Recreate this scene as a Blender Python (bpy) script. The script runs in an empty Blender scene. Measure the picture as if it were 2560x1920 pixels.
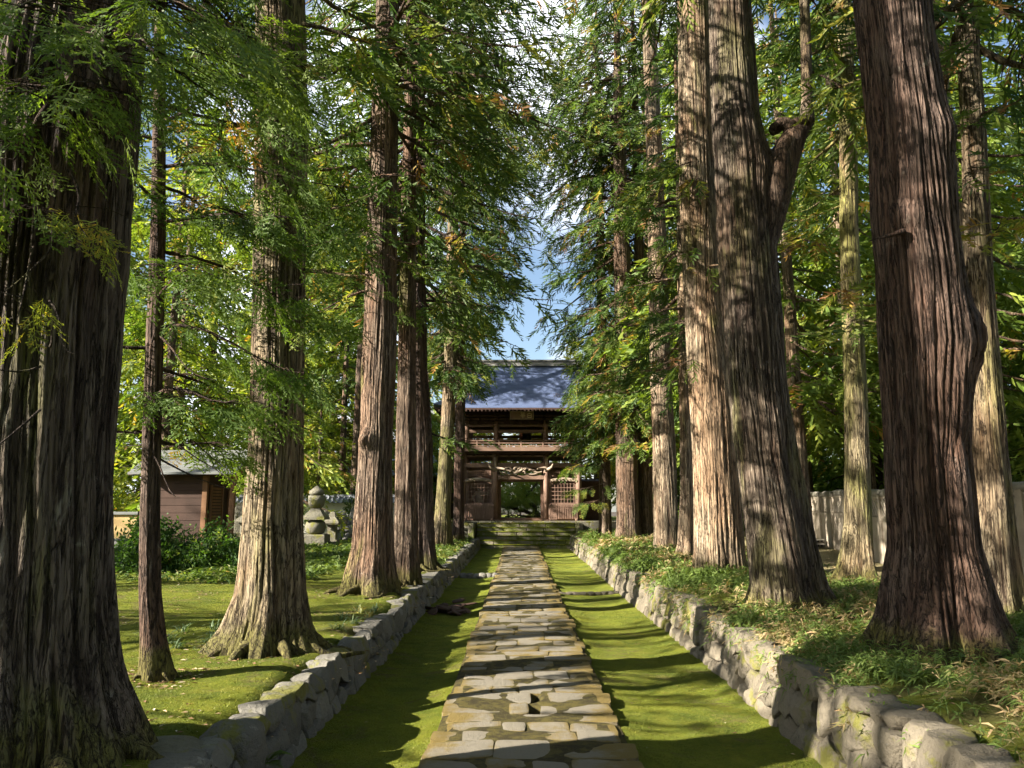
import bpy, math, random
import numpy as np

# ------------------------------------------------------------------ camera, sky, sun, exposure
S = bpy.context.scene
COL = S.collection
R = math.radians
cd = bpy.data.cameras.new("camera"); cam = bpy.data.objects.new("camera", cd); COL.objects.link(cam)
cd.sensor_fit = 'HORIZONTAL'; cd.sensor_width = 36.0; cd.lens = 36.0 * 1923 / 2560
cd.clip_start = 0.05; cd.clip_end = 2000
cam.location = (-0.09, 0, 2.05)
cam.rotation_euler = (R(90) + math.atan(313 / 1923), 0, math.atan(18 / 1923))
S.camera = cam

SUN_AZ, SUN_EL = R(22), R(25)            # the sun stands to the left, a little behind the camera
W = bpy.data.worlds.new("World"); S.world = W; W.use_nodes = True
wn = W.node_tree.nodes; wl = W.node_tree.links
sky = wn.new('ShaderNodeTexSky'); sky.sky_type = 'NISHITA'; sky.sun_disc = False
sky.sun_elevation = SUN_EL
sky.air_density = 1.0; sky.dust_density = 1.2; sky.ozone_density = 1.0
bg = wn['Background']; bg.inputs['Strength'].default_value = 0.05
wtc = wn.new('ShaderNodeTexCoord'); wno = wn.new('ShaderNodeTexNoise'); wno.inputs['Scale'].default_value = 2.6; wno.inputs['Detail'].default_value = 6
wl.new(wtc.outputs['Generated'], wno.inputs['Vector'])
wmr = wn.new('ShaderNodeMapRange'); wmr.interpolation_type = 'SMOOTHSTEP'; wmr.inputs[1].default_value = .53; wmr.inputs[2].default_value = .68; wmr.inputs[4].default_value = .85
wdp = wn.new('ShaderNodeVectorMath'); wdp.operation = 'DOT_PRODUCT'; wl.new(wtc.outputs['Generated'], wdp.inputs[0]); wdp.inputs[1].default_value = (-.02, .93, .36)
wb = wn.new('ShaderNodeMapRange'); wb.interpolation_type = 'SMOOTHSTEP'; wb.inputs[1].default_value = .90; wb.inputs[2].default_value = .99; wb.inputs[4].default_value = .12; wl.new(wdp.outputs['Value'], wb.inputs[0])
wad = wn.new('ShaderNodeMath'); wl.new(wno.outputs['Fac'], wad.inputs[0]); wl.new(wb.outputs[0], wad.inputs[1]); wl.new(wad.outputs[0], wmr.inputs[0])
wmx = wn.new('ShaderNodeMix'); wmx.data_type = 'RGBA'; wl.new(wmr.outputs[0], wmx.inputs[0]); wl.new(sky.outputs[0], wmx.inputs[6]); wmx.inputs[7].default_value = (10.5, 10.8, 11.4, 1)
wl.new(wmx.outputs[2], bg.inputs[0])
sd = np.array([-math.cos(SUN_AZ) * math.cos(SUN_EL), -math.sin(SUN_AZ) * math.cos(SUN_EL), math.sin(SUN_EL)])  # towards the sun
sky.sun_rotation = math.atan2(sd[0], sd[1])
ld = bpy.data.lights.new("sun", 'SUN'); sun = bpy.data.objects.new("sun", ld); COL.objects.link(sun)
ld.energy = 5.0; ld.angle = R(0.55); ld.color = (1.0, 0.90, 0.74)
from mathutils import Vector
sun.rotation_euler = Vector(sd).to_track_quat('Z', 'Y').to_euler()
sun.location = (-60, -20, 40)
S.view_settings.view_transform = 'Standard'; S.view_settings.look = 'None'
S.view_settings.exposure = 2.25; S.view_settings.gamma = 1.0
cy = S.cycles
cy.max_bounces = 6; cy.diffuse_bounces = 4; cy.glossy_bounces = 2; cy.transmission_bounces = 4
cy.transparent_max_bounces = 4; cy.caustics_reflective = False; cy.caustics_refractive = False
cy.use_adaptive_sampling = True; cy.adaptive_threshold = 0.02

# ------------------------------------------------------------------ noise
def hsh(i, j, k, seed):
    n = (i.astype(np.int64) * 374761393 + j.astype(np.int64) * 668265263 + k.astype(np.int64) * 2147483647 + seed * 974634777) & 0xffffffff
    n = ((n ^ (n >> 13)) * 1274126177) & 0xffffffff
    n = ((n ^ (n >> 16)) * 2246822519) & 0xffffffff
    return ((n ^ (n >> 15)) & 0xffffff) / float(0xffffff)

def vn(x, y, z, seed=0):
    x, y, z = np.broadcast_arrays(np.asarray(x, float), np.asarray(y, float), np.asarray(z, float))
    i, j, k = np.floor(x), np.floor(y), np.floor(z)
    u, v, w = x - i, y - j, z - k
    u, v, w = u*u*(3-2*u), v*v*(3-2*v), w*w*(3-2*w)
    o = 0
    for a in (0, 1):
        for b in (0, 1):
            for c in (0, 1):
                o = o + hsh(i+a, j+b, k+c, seed) * (u if a else 1-u) * (v if b else 1-v) * (w if c else 1-w)
    return o

def fbm(x, y, z, seed=0, octv=3):
    o, a, s = 0, 0.5, 0
    for q in range(octv):
        o = o + a * vn(np.asarray(x)*2**q, np.asarray(y)*2**q, np.asarray(z)*2**q, seed+q*7); s += a; a *= .5
    return o / s

def pn(u, v, period, seed):           # noise periodic in u
    i, j = np.floor(u), np.floor(v)
    a, b = u - i, v - j
    a, b = a*a*(3-2*a), b*b*(3-2*b)
    z = np.zeros_like(i)
    g = lambda p, q: hsh(np.mod(i+p, period), j+q, z, seed)
    return g(0,0)*(1-a)*(1-b) + g(1,0)*a*(1-b) + g(0,1)*(1-a)*b + g(1,1)*a*b

# ------------------------------------------------------------------ mesh building
class MB:
    def __init__(s): s.v = []; s.f = []; s.r = []; s.n = 0
    def add(s, v, f, rnd=0.5, mat=0, smooth=False):
        v = np.asarray(v, float).reshape(-1, 3); f = np.asarray(f, np.int64)
        s.v.append(v); s.r.append(np.broadcast_to(np.asarray(rnd, float), (len(v),)))
        s.f.append((f + s.n, mat, smooth)); s.n += len(v); return s
    def build(s, name, mats, parent=None):
        me = bpy.data.meshes.new(name)
        v = np.concatenate(s.v); r = np.concatenate(s.r)
        lv = np.concatenate([f.ravel() for f, m, k in s.f])
        cnt = np.concatenate([np.full(len(f), f.shape[1]) for f, m, k in s.f])
        mi = np.concatenate([np.full(len(f), m) for f, m, k in s.f])
        sm = np.concatenate([np.full(len(f), k) for f, m, k in s.f])
        st = np.concatenate([[0], np.cumsum(cnt)[:-1]])
        me.vertices.add(len(v)); me.vertices.foreach_set('co', v.astype(np.float32).ravel())
        me.loops.add(len(lv)); me.loops.foreach_set('vertex_index', lv.astype(np.int32))
        me.polygons.add(len(cnt)); me.polygons.foreach_set('loop_start', st.astype(np.int32))
        me.polygons.foreach_set('material_index', mi.astype(np.int32))
        me.polygons.foreach_set('use_smooth', sm.astype(bool))
        a = me.attributes.new('rnd', 'FLOAT', 'POINT'); a.data.foreach_set('value', r.astype(np.float32))
        for m in (mats if isinstance(mats, (list, tuple)) else [mats]): me.materials.append(m)
        me.update(calc_edges=True)
        o = bpy.data.objects.new(name, me); COL.objects.link(o)
        if parent is not None: o.parent = parent
        return o
    def box(s, c, d, rnd=.5, mat=0, rz=0., bev=0., rx=0.):
        x, y, z = np.array(d) / 2.
        if bev > 0 and min(x, y, z) > bev * 1.2:
            b = bev
            P = []
            for sx in (-1, 1):
                for sy in (-1, 1):
                    for sz in (-1, 1):
                        P += [(sx*x, sy*(y-b), sz*(z-b)), (sx*(x-b), sy*y, sz*(z-b)), (sx*(x-b), sy*(y-b), sz*z)]
            P = np.array(P)
            idx = lambda sx, sy, sz, k: (((sx > 0)*4 + (sy > 0)*2 + (sz > 0)*1) * 3 + k)
            q = []; t = []
            for a in (-1, 1):
                q.append([idx(a,-1,-1,0), idx(a,1,-1,0), idx(a,1,1,0), idx(a,-1,1,0)][::a])
                q.append([idx(-1,a,-1,1), idx(-1,a,1,1), idx(1,a,1,1), idx(1,a,-1,1)][::a])
                q.append([idx(-1,-1,a,2), idx(1,-1,a,2), idx(1,1,a,2), idx(-1,1,a,2)][::a])
                for e in (-1, 1):
                    q.append([idx(a,e,-1,0), idx(a,e,1,0), idx(a,e,1,1), idx(a,e,-1,1)])
                    q.append([idx(a,-1,e,0), idx(a,1,e,0), idx(a,1,e,2), idx(a,-1,e,2)])
                    q.append([idx(-1,a,e,1), idx(1,a,e,1), idx(1,a,e,2), idx(-1,a,e,2)])
                    for g in (-1, 1): t.append([idx(a,e,g,0), idx(a,e,g,1), idx(a,e,g,2)])
        else:
            P = np.array([(i*x, j*y, k*z) for i in (-1,1) for j in (-1,1) for k in (-1,1)])
            q = [(0,1,3,2),(4,6,7,5),(0,4,5,1),(2,3,7,6),(0,2,6,4),(1,5,7,3)]; t = []
        if rx:
            ca, sa = math.cos(rx), math.sin(rx); P = P @ np.array([[1,0,0],[0,ca,sa],[0,-sa,ca]])
        if rz:
            ca, sa = math.cos(rz), math.sin(rz); P = P @ np.array([[ca,sa,0],[-sa,ca,0],[0,0,1]])
        P = P + np.array(c)
        n0 = s.n
        s.add(P, q, rnd, mat)
        if t:
            s.f.append((np.array(t) + n0, mat, False))
        return s
    def tube(s, pts, rad, sides=8, rnd=.5, mat=0, caps=True, smooth=True):
        pts = np.asarray(pts, float); n = len(pts); rad = np.broadcast_to(np.asarray(rad, float), (n,))
        T = np.gradient(pts, axis=0); T /= np.linalg.norm(T, axis=1)[:, None] + 1e-9
        ref = np.array([0, 0, 1.]) if abs(T[:, 2]).mean() < .8 else np.array([1., 0, 0])
        A = np.cross(T, ref); A /= np.linalg.norm(A, axis=1)[:, None] + 1e-9
        B = np.cross(T, A)
        th = np.arange(sides) * 2 * math.pi / sides
        V = pts[:, None] + rad[:, None, None] * (np.cos(th)[None, :, None] * A[:, None] + np.sin(th)[None, :, None] * B[:, None])
        i = np.arange(n-1)[:, None]; j = np.arange(sides)[None]; k = (j+1) % sides
        F = np.stack([i*sides+j, i*sides+k, (i+1)*sides+k, (i+1)*sides+j], -1).reshape(-1, 4)
        n0 = s.n
        s.add(V.reshape(-1, 3), F, rnd, mat, smooth)
        if caps:
            s.f.append((np.array([list(range(sides))]) + n0, mat, False))
            s.f.append((np.array([list(range(sides))[::-1]]) + n0 + (n-1)*sides, mat, False))
        return s
    def lathe(s, prof, c=(0,0,0), seg=32, rnd=.5, mat=0, smooth=True, rot=0.):
        prof = np.asarray(prof, float); n = len(prof)
        th = np.arange(seg) * 2 * math.pi / seg + rot
        V = np.stack([prof[:, 0][:, None]*np.cos(th), prof[:, 0][:, None]*np.sin(th), np.repeat(prof[:, 1][:, None], seg, 1)], -1) + np.array(c)
        i = np.arange(n-1)[:, None]; j = np.arange(seg)[None]; k = (j+1) % seg
        F = np.stack([i*seg+j, i*seg+k, (i+1)*seg+k, (i+1)*seg+j], -1).reshape(-1, 4)
        n0 = s.n; s.add(V.reshape(-1, 3), F, rnd, mat, smooth)
        s.f.append((np.array([list(range(seg))[::-1]]) + n0, mat, False)); s.f.append((np.array([list(range(seg))]) + n0 + (n-1)*seg, mat, False))
        return s
    def grid(s, X, Y, Z, rnd=.5, mat=0, smooth=True, wrap=False):
        n, m = X.shape
        i = np.arange(n-1)[:, None]; mm = m if wrap else m-1
        j = np.arange(mm)[None]; k = (j+1) % m
        F = np.stack([i*m+j, i*m+k, (i+1)*m+k, (i+1)*m+j], -1).reshape(-1, 4)
        r = rnd.ravel() if isinstance(rnd, np.ndarray) else rnd
        return s.add(np.stack([X, Y, Z], -1).reshape(-1, 3), F, r, mat, smooth)

def tag(o, label=None, cat=None, group=None, kind=None):
    if label: o['label'] = label
    if cat: o['category'] = cat
    if group: o['group'] = group
    if kind: o['kind'] = kind
    return o
def empty(name, loc, label=None, cat=None, group=None, rz=0.):
    o = bpy.data.objects.new(name, None); COL.objects.link(o); o.location = loc; o.rotation_euler = (0, 0, rz)
    o.empty_display_size = .2
    return tag(o, label, cat, group)
def copy_tree(root, loc, rz=0., sc=1., label=None, group=None):
    r = root.copy(); COL.objects.link(r); r.location = loc; r.rotation_euler = (0, 0, rz); r.scale = (sc, sc, sc) if not isinstance(sc, tuple) else sc
    if label: r['label'] = label
    if group: r['group'] = group
    for ch in list(root.children):
        c = ch.copy(); COL.objects.link(c); c.parent = r
        for g in list(ch.children):
            d = g.copy(); COL.objects.link(d); d.parent = c
    return r

# ------------------------------------------------------------------ materials
class NT:
    def __init__(s, name, vary=True):
        s.vary = vary
        s.m = bpy.data.materials.new(name); s.m.use_nodes = True
        s.t = s.m.node_tree; s.n = s.t.nodes; s.l = s.t.links
        s.p = s.n['Principled BSDF']; s.out = s.n['Material Output']
        s.p.inputs['Roughness'].default_value = .85
        s.p.inputs['Specular IOR Level'].default_value = .25
        s.tc = s.n.new('ShaderNodeTexCoord')
    def obj(s, scale=(1,1,1)):
        mp = s.n.new('ShaderNodeMapping'); mp.inputs['Scale'].default_value = scale
        if not hasattr(s, 'co'):
            oi = s.n.new('ShaderNodeObjectInfo'); va = s.n.new('ShaderNodeVectorMath'); va.operation = 'MULTIPLY_ADD'
            s.l.new(oi.outputs['Random'], va.inputs[0]); va.inputs[1].default_value = (37., 53., 71.); s.l.new(s.tc.outputs['Object'], va.inputs[2]); s.co = va.outputs[0] if s.vary else s.tc.outputs['Object']
        s.l.new(s.co, mp.inputs[0]); return mp.outputs[0]
    def noise(s, scale=5., sc=(1,1,1), detail=4., rough=.6, dist=0.):
        n = s.n.new('ShaderNodeTexNoise'); n.inputs['Scale'].default_value = scale; n.inputs['Detail'].default_value = detail
        n.inputs['Roughness'].default_value = rough; n.inputs['Distortion'].default_value = dist
        s.l.new(s.obj(sc), n.inputs['Vector']); return n.outputs['Fac']
    def voro(s, scale=5., sc=(1,1,1), feature='F1'):
        n = s.n.new('ShaderNodeTexVoronoi'); n.inputs['Scale'].default_value = scale; n.feature = feature
        s.l.new(s.obj(sc), n.inputs['Vector']); return n.outputs['Distance']
    def attr(s, name='rnd'):
        n = s.n.new('ShaderNodeAttribute'); n.attribute_name = name; return n.outputs['Fac']
    def objrand(s):
        return s.n.new('ShaderNodeObjectInfo').outputs['Random']
    def ramp(s, fac, stops, interp='LINEAR'):
        n = s.n.new('ShaderNodeValToRGB'); n.color_ramp.interpolation = interp
        e = n.color_ramp.elements
        while len(e) < len(stops): e.new(.5)
        for q, (p, c) in zip(e, stops):
            q.position = p; q.color = (*c, 1) if len(c) == 3 else c
        s.l.new(fac, n.inputs[0]); return n.outputs[0]
    def mix(s, fac, a, b, mode='MIX'):
        n = s.n.new('ShaderNodeMix'); n.data_type = 'RGBA'; n.blend_type = mode
        for sock, val in ((n.inputs[0], fac), (n.inputs[6], a), (n.inputs[7], b)):
            if isinstance(val, (int, float)): sock.default_value = val
            elif isinstance(val, tuple): sock.default_value = (*val, 1)
            else: s.l.new(val, sock)
        return n.outputs[2]
    def math(s, op, a, b=0., c=0.):
        n = s.n.new('ShaderNodeMath'); n.operation = op
        for sock, val in zip(n.inputs, (a, b, c)):
            if isinstance(val, (int, float)): sock.default_value = val
            else: s.l.new(val, sock)
        return n.outputs[0]
    def step(s, fac, lo, hi):
        n = s.n.new('ShaderNodeMapRange'); n.interpolation_type = 'SMOOTHSTEP'
        n.inputs[1].default_value = lo; n.inputs[2].default_value = hi
        s.l.new(fac, n.inputs[0]); return n.outputs[0]
    def bump(s, h, strength=.5, dist=.02):
        n = s.n.new('ShaderNodeBump'); n.inputs['Strength'].default_value = strength; n.inputs['Distance'].default_value = dist
        s.l.new(h, n.inputs['Height'])
        prev = s.p.inputs['Normal'].links
        if prev: s.l.new(prev[0].from_socket, n.inputs['Normal'])
        s.l.new(n.outputs[0], s.p.inputs['Normal'])
    def col(s, c):
        if isinstance(c, tuple): s.p.inputs['Base Color'].default_value = (*c, 1)
        else: s.l.new(c, s.p.inputs['Base Color'])
        return s

def bark(name, ridge_c, furrow_c, moss=0., mossc=(.16,.17,.03)):
    k = NT(name)
    at = k.attr()
    fine = k.noise(17, (1, 1, .06), 5, .7, .5)
    big = k.noise(1.1, (1, 1, .45), 3)
    c = k.mix(k.step(at, .3, .85), tuple(q*.7 for q in furrow_c), ridge_c)
    c = k.mix(k.math('MULTIPLY', k.step(fine, .4, .75), .65), c, tuple(min(1, q*1.5 + .02) for q in ridge_c))
    c = k.mix(k.math('MULTIPLY', k.step(fine, .5, .2), .6), c, tuple(q*.45 for q in furrow_c))
    li = k.noise(5.5, (1, 1, .5), 5, .75, .8); c = k.mix(k.math('MULTIPLY', k.step(li, .60, .70), .5), c, (.30, .29, .25))
    c = k.mix(k.math('MULTIPLY', k.step(big, .42, .62), .5), c, (ridge_c[0]*1.05, ridge_c[1]*.78, ridge_c[2]*.62))
    if moss > 0:
        mm = k.noise(1.6, (1, 1, .3), 4, .6, .5)
        c = k.mix(k.math('MULTIPLY', k.step(mm, .62 - moss*.35, .72 - moss*.2), min(1, .55 + moss*.4)), c, mossc)
    sx = k.n.new('ShaderNodeSeparateXYZ'); k.l.new(k.tc.outputs['Object'], sx.inputs[0])
    ft = k.math('ADD', k.step(sx.outputs[2], .75, -.05), k.math('MULTIPLY', k.math('SUBTRACT', k.noise(3.2, (1, 1, .6), 5, .7), .5), 1.5))
    c = k.mix(k.math('MULTIPLY', k.step(ft, .45, .9), .8), c, (.105, .10, .022))
    cr = k.noise(12, (1, 1, .085), 4, .6, .7); cr2 = k.noise(31, (1, 1, .07), 3, .6, .3)
    e1 = k.step(k.math('ABSOLUTE', k.math('SUBTRACT', cr, .5)), .0, .035); e2 = k.step(k.math('ABSOLUTE', k.math('SUBTRACT', cr2, .5)), .0, .05)
    c = k.mix(k.math('MULTIPLY', k.math('SUBTRACT', 1., e1), .85), c, tuple(q*.32 for q in furrow_c))
    c = k.mix(k.math('MULTIPLY', k.math('SUBTRACT', 1., e2), .6), c, tuple(q*.5 for q in furrow_c))
    k.col(c)
    k.bump(e1, .9, .05); k.bump(e2, .7, .02)
    k.bump(k.noise(30, (1, 1, .05), 4, .7, .6), .9, .03)
    k.bump(k.noise(70, (1, 1, .18), 3, .7), .35, .008)
    return k.m

def leafmat(name, stops, trans=.46, tint=(1.5, 1.5, .5), rough=.6):
    k = NT(name)
    j = k.noise(1.2, (1,1,1), 2)
    f = k.math('ADD', k.attr(), k.math('MULTIPLY', k.math('SUBTRACT', j, .5), .22))
    c = k.ramp(f, stops)
    k.col(c); k.p.inputs['Roughness'].default_value = rough; k.p.inputs['Specular IOR Level'].default_value = .35
    tr = k.n.new('ShaderNodeBsdfTranslucent'); k.l.new(k.mix(1., c, tint, 'MULTIPLY'), tr.inputs[0])
    mx = k.n.new('ShaderNodeMixShader'); mx.inputs[0].default_value = trans
    k.l.new(k.p.outputs[0], mx.inputs[1]); k.l.new(tr.outputs[0], mx.inputs[2]); k.l.new(mx.outputs[0], k.out.inputs[0])
    return k.m

M = {}
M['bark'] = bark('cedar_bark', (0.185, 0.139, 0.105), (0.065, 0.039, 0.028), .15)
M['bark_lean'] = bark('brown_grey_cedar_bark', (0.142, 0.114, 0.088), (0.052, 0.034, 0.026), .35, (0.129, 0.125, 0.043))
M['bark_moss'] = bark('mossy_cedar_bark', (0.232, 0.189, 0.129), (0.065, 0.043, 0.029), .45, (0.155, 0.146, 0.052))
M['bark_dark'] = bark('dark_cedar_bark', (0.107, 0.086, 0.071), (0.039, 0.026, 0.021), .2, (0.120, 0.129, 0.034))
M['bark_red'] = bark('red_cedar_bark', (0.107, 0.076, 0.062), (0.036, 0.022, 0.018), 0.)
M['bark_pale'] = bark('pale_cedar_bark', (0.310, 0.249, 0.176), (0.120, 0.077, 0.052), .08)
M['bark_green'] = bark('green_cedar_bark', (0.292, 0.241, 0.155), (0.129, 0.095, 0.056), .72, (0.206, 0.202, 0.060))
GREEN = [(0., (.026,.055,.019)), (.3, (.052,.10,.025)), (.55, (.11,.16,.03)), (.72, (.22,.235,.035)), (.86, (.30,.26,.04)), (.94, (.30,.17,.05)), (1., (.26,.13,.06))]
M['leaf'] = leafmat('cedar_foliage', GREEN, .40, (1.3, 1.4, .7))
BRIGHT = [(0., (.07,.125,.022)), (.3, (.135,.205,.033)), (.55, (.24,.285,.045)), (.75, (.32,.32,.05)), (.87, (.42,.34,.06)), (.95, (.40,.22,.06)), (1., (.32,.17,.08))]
M['leaf_bright'] = leafmat('sun_toned_foliage', BRIGHT, .4)  # lighter copy of the cedar foliage, sunlight put into its colour
FRESH = [(0., (.045,.085,.02)), (.4, (.09,.155,.03)), (.7, (.155,.215,.045)), (.88, (.2,.23,.05)), (.95, (.4,.28,.05)), (1., (.3,.14,.04))]
M['leaf_cypress'] = leafmat('cypress_foliage', FRESH)
M['leaf_shrub'] = leafmat('shrub_leaves', [(0., (.02,.05,.015)), (.5, (.05,.11,.025)), (.8, (.10,.18,.04)), (1., (.2,.24,.06))])
M['sasa'] = leafmat('bamboo_grass', [(0., (.05,.10,.022)), (.4, (.12,.18,.04)), (.62, (.16,.22,.06)), (.72, (.30,.27,.12)), (.86, (.38,.29,.16)), (1., (.34,.22,.12))], .3)
M['moss_frond'] = leafmat('moss_frond', [(0., (.045,.065,.008)), (.4, (.10,.12,.012)), (.7, (.17,.18,.018)), (1., (.24,.215,.03))], .2)
M['lily'] = leafmat('tuft_blades', [(0., (.05,.10,.05)), (.6, (.14,.2,.10)), (.85, (.3,.32,.16)), (1., (.45,.30,.10))], .3)
M['pine'] = leafmat('pine_needles', [(0., (.12,.20,.04)), (.5, (.24,.32,.07)), (.85, (.32,.36,.08)), (1., (.4,.3,.1))], .35)
M['gold'] = leafmat('autumn_leaves', [(0., (.22,.26,.03)), (.5, (.42,.40,.05)), (.85, (.55,.42,.06)), (1., (.5,.25,.05))], .45)

def moss_mat(name, dirt=.0, gravel=None):
    k = NT(name)
    a = k.noise(.7, detail=5); b = k.noise(4., detail=5, rough=.7); d = k.noise(40., detail=3, rough=.7)
    a2 = k.noise(2.3, detail=5, rough=.7); c = k.mix(k.step(k.math('ADD', k.math('MULTIPLY', a, .5), k.math('MULTIPLY', a2, .5)), .38, .62), (.050, .078, .008), (.155, .178, .012))
    c = k.mix(k.math('MULTIPLY', k.step(b, .45, .7), .6), c, (.215, .20, .025)); c = k.mix(k.math('MULTIPLY', k.step(k.noise(11., detail=5, rough=.75), .52, .68), .55), c, (.085, .082, .018))
    c = k.mix(k.math('MULTIPLY', k.step(d, .52, .7), .5), c, (.05, .07, .01))
    e = k.noise(1.3, detail=6, rough=.75, dist=.6)
    c = k.mix(k.math('MULTIPLY', k.step(e, .60 - dirt*.25, .70 - dirt*.2), .85), c, (.10, .07, .04))
    if gravel is not None:
        sx = k.n.new('ShaderNodeSeparateXYZ'); k.l.new(k.tc.outputs['Object'], sx.inputs[0])
        g = k.math('ADD', sx.outputs[0], k.math('MULTIPLY', k.math('SUBTRACT', a, .5), 2.5))
        sp = k.noise(60, detail=4, rough=.8)
        gc = k.mix(k.step(sp, .35, .7), (.16, .11, .075), (.36, .29, .22))
        c = k.mix(k.step(g, gravel, gravel + .8), c, gc)
    k.col(c); k.p.inputs['Roughness'].default_value = 1.; k.p.inputs['Specular IOR Level'].default_value = .05
    k.p.inputs['Sheen Weight'].default_value = .25; k.p.inputs['Sheen Tint'].default_value = (.6, .7, .2, 1)
    k.bump(k.noise(4, detail=5), .8, .12)
    k.bump(k.noise(22, detail=4, rough=.75), 1., .06)
    k.bump(k.noise(55, detail=4, rough=.8), 1., .03)
    k.bump(k.noise(180, detail=2, rough=.8), .6, .008)
    return k.m
M['moss'] = moss_mat('moss_carpet', .22)
M['moss_l'] = moss_mat('moss_terrace', .3)
M['moss_r'] = moss_mat('leafy_terrace', .5, 5.9)
def stone(name, c1, c2, moss=.3, lich=.3, scale=1., mossc=(.15,.15,.025)):
    k = NT(name)
    at = k.attr(); a = k.noise(2.2*scale, detail=5, rough=.65); b = k.noise(14*scale, detail=5, rough=.7)
    c = k.mix(k.math('ADD', k.math('MULTIPLY', a, .6), k.math('MULTIPLY', at, .5)), c1, c2)
    c = k.mix(k.math('MULTIPLY', k.step(b, .5, .75), .5), c, tuple(q*.5 for q in c1))
    ll = k.noise(7*scale, detail=6, rough=.75)
    c = k.mix(k.math('MULTIPLY', k.step(ll, .60, .66), lich), c, (.48, .46, .42))
    mm = k.noise(1.7*scale, detail=5, rough=.7)
    c = k.mix(k.math('MULTIPLY', k.step(mm, .66 - moss*.3, .74 - moss*.25), .85), c, mossc)
    k.col(c); k.bump(a, .5, .08); k.bump(b, .9, .05); k.bump(k.noise(50*scale, detail=4, rough=.8), .8, .012)
    return k.m
M['stone'] = stone('field_stone', (.10,.088,.068), (.215,.188,.145), .4, .15)
M['stone_l'] = stone('shade_toned_field_stone', (.095,.09,.082), (.20,.195,.175), .42, .35)  # greyer copy of the field stone, shade put into its colour
M['stone_grey'] = stone('carved_stone', (.11,.105,.085), (.20,.19,.145), .5, .2, 1.5)
M['stone_step'] = stone('mossy_step_stone', (.12,.11,.085), (.22,.20,.15), .75, .1, 1.2, (.10,.12,.02))
M['stone_dark'] = stone('dark_stele_stone', (.10,.10,.10), (.2,.2,.2), .1, .3, 1.5)
k = NT('paving_stone')                                   # 'rnd' carries how mossy a spot is (edges and joints)
at = k.attr(); a = k.noise(1.1, detail=4); b = k.noise(16, detail=6, rough=.75); d = k.voro(70)
c = k.mix(a, (.070,.061,.046), (.120,.105,.079))
c = k.mix(k.math('MULTIPLY', k.step(b, .42, .66), .75), c, (.065,.06,.05))
c = k.mix(k.math('MULTIPLY', k.step(k.noise(2.6, detail=5, rough=.75, dist=.6), .5, .62), .5), c, (.04,.037,.03))
c = k.mix(k.math('MULTIPLY', k.step(d, .0, .35), .25), (.24,.22,.18), c)
mo = k.math('ADD', at, k.math('MULTIPLY', k.math('SUBTRACT', k.noise(3., detail=6, rough=.75), .5), 1.3))
c = k.mix(k.math('MULTIPLY', k.step(mo, .22, .62), .9), c, (.165,.12,.030))
k.col(c); k.bump(b, .8, .035); k.bump(k.noise(70, detail=4, rough=.8), .9, .012)
M['paving'] = k.m
k = NT('mossy_joint'); k.col(k.mix(k.step(k.noise(9, detail=5, rough=.7), .4, .62), (.034,.028,.011), (.085,.072,.019))); k.bump(k.noise(60, detail=4, rough=.8), 1., .02); M['joint'] = k.m
k = NT('dark_soil'); k.col(k.mix(k.noise(8, detail=5), (.03,.024,.016), (.08,.06,.04))); k.bump(k.noise(30, detail=4), .6, .02); M['soil'] = k.m
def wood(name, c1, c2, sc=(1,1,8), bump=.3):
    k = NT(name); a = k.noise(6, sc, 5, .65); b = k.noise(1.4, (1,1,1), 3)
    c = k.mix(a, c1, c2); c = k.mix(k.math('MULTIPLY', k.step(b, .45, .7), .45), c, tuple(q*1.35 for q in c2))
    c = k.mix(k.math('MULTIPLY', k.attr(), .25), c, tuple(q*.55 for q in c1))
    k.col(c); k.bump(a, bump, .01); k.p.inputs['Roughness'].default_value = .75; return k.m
M['wood'] = wood('weathered_gate_timber', (.14,.082,.06), (.27,.18,.14), (8,8,.6))
M['wood_h'] = wood('weathered_gate_beam', (.13,.077,.057), (.255,.172,.132), (.6,8,8))
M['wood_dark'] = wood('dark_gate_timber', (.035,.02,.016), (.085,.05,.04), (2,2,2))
M['wood_red'] = wood('reddish_gate_beam', (.20,.07,.04), (.33,.13,.08), (.6,8,8))
M['carving'] = wood('grey_carved_wood', (.20,.155,.12), (.36,.29,.225), (4,4,4), .5)
M['shed_wood'] = wood('dark_shed_boards', (.03,.017,.013), (.075,.043,.033), (.6,6,6))
M['shed_door'] = wood('brown_louvre_wood', (.12,.06,.03), (.24,.13,.07), (.6,6,6))
def roofmat(name, c1, c2, rough, spec=.5):
    k = NT(name); a = k.noise(2, (1,1,1), 5); b = k.noise(9, (.25,2,2), 4)
    c = k.mix(a, c1, c2); c = k.mix(k.math('MULTIPLY', k.step(b, .5, .7), .35), c, tuple(q*.6 for q in c1))
    k.col(c); k.p.inputs['Roughness'].default_value = rough; k.p.inputs['Specular IOR Level'].default_value = spec
    k.bump(b, .25, .01); return k.m
M['roof'] = roofmat('blue_grey_sheet_roof', (.075,.105,.205), (.125,.165,.29), .42)
M['roof_cap'] = roofmat('grey_ridge_sheet', (.16,.16,.16), (.26,.26,.26), .55)
M['roof_hall'] = roofmat('pale_tile_roof', (.22,.24,.29), (.36,.38,.44), .5)
M['roof_shed'] = roofmat('grey_sheet_roof', (.10,.11,.112), (.19,.20,.195), .5)
def plaster(name, c, v=.15):
    k = NT(name); a = k.noise(1.5, detail=6, rough=.7)
    k.col(k.mix(k.step(a, .3, .75), c, tuple(q*(1-v) for q in c))); k.bump(k.noise(40, detail=3), .2, .005); return k.m
M['white'] = plaster('white_plaster', (.78,.77,.72)); M['ochre'] = plaster('ochre_plaster', (.50,.36,.17), .25)
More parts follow.
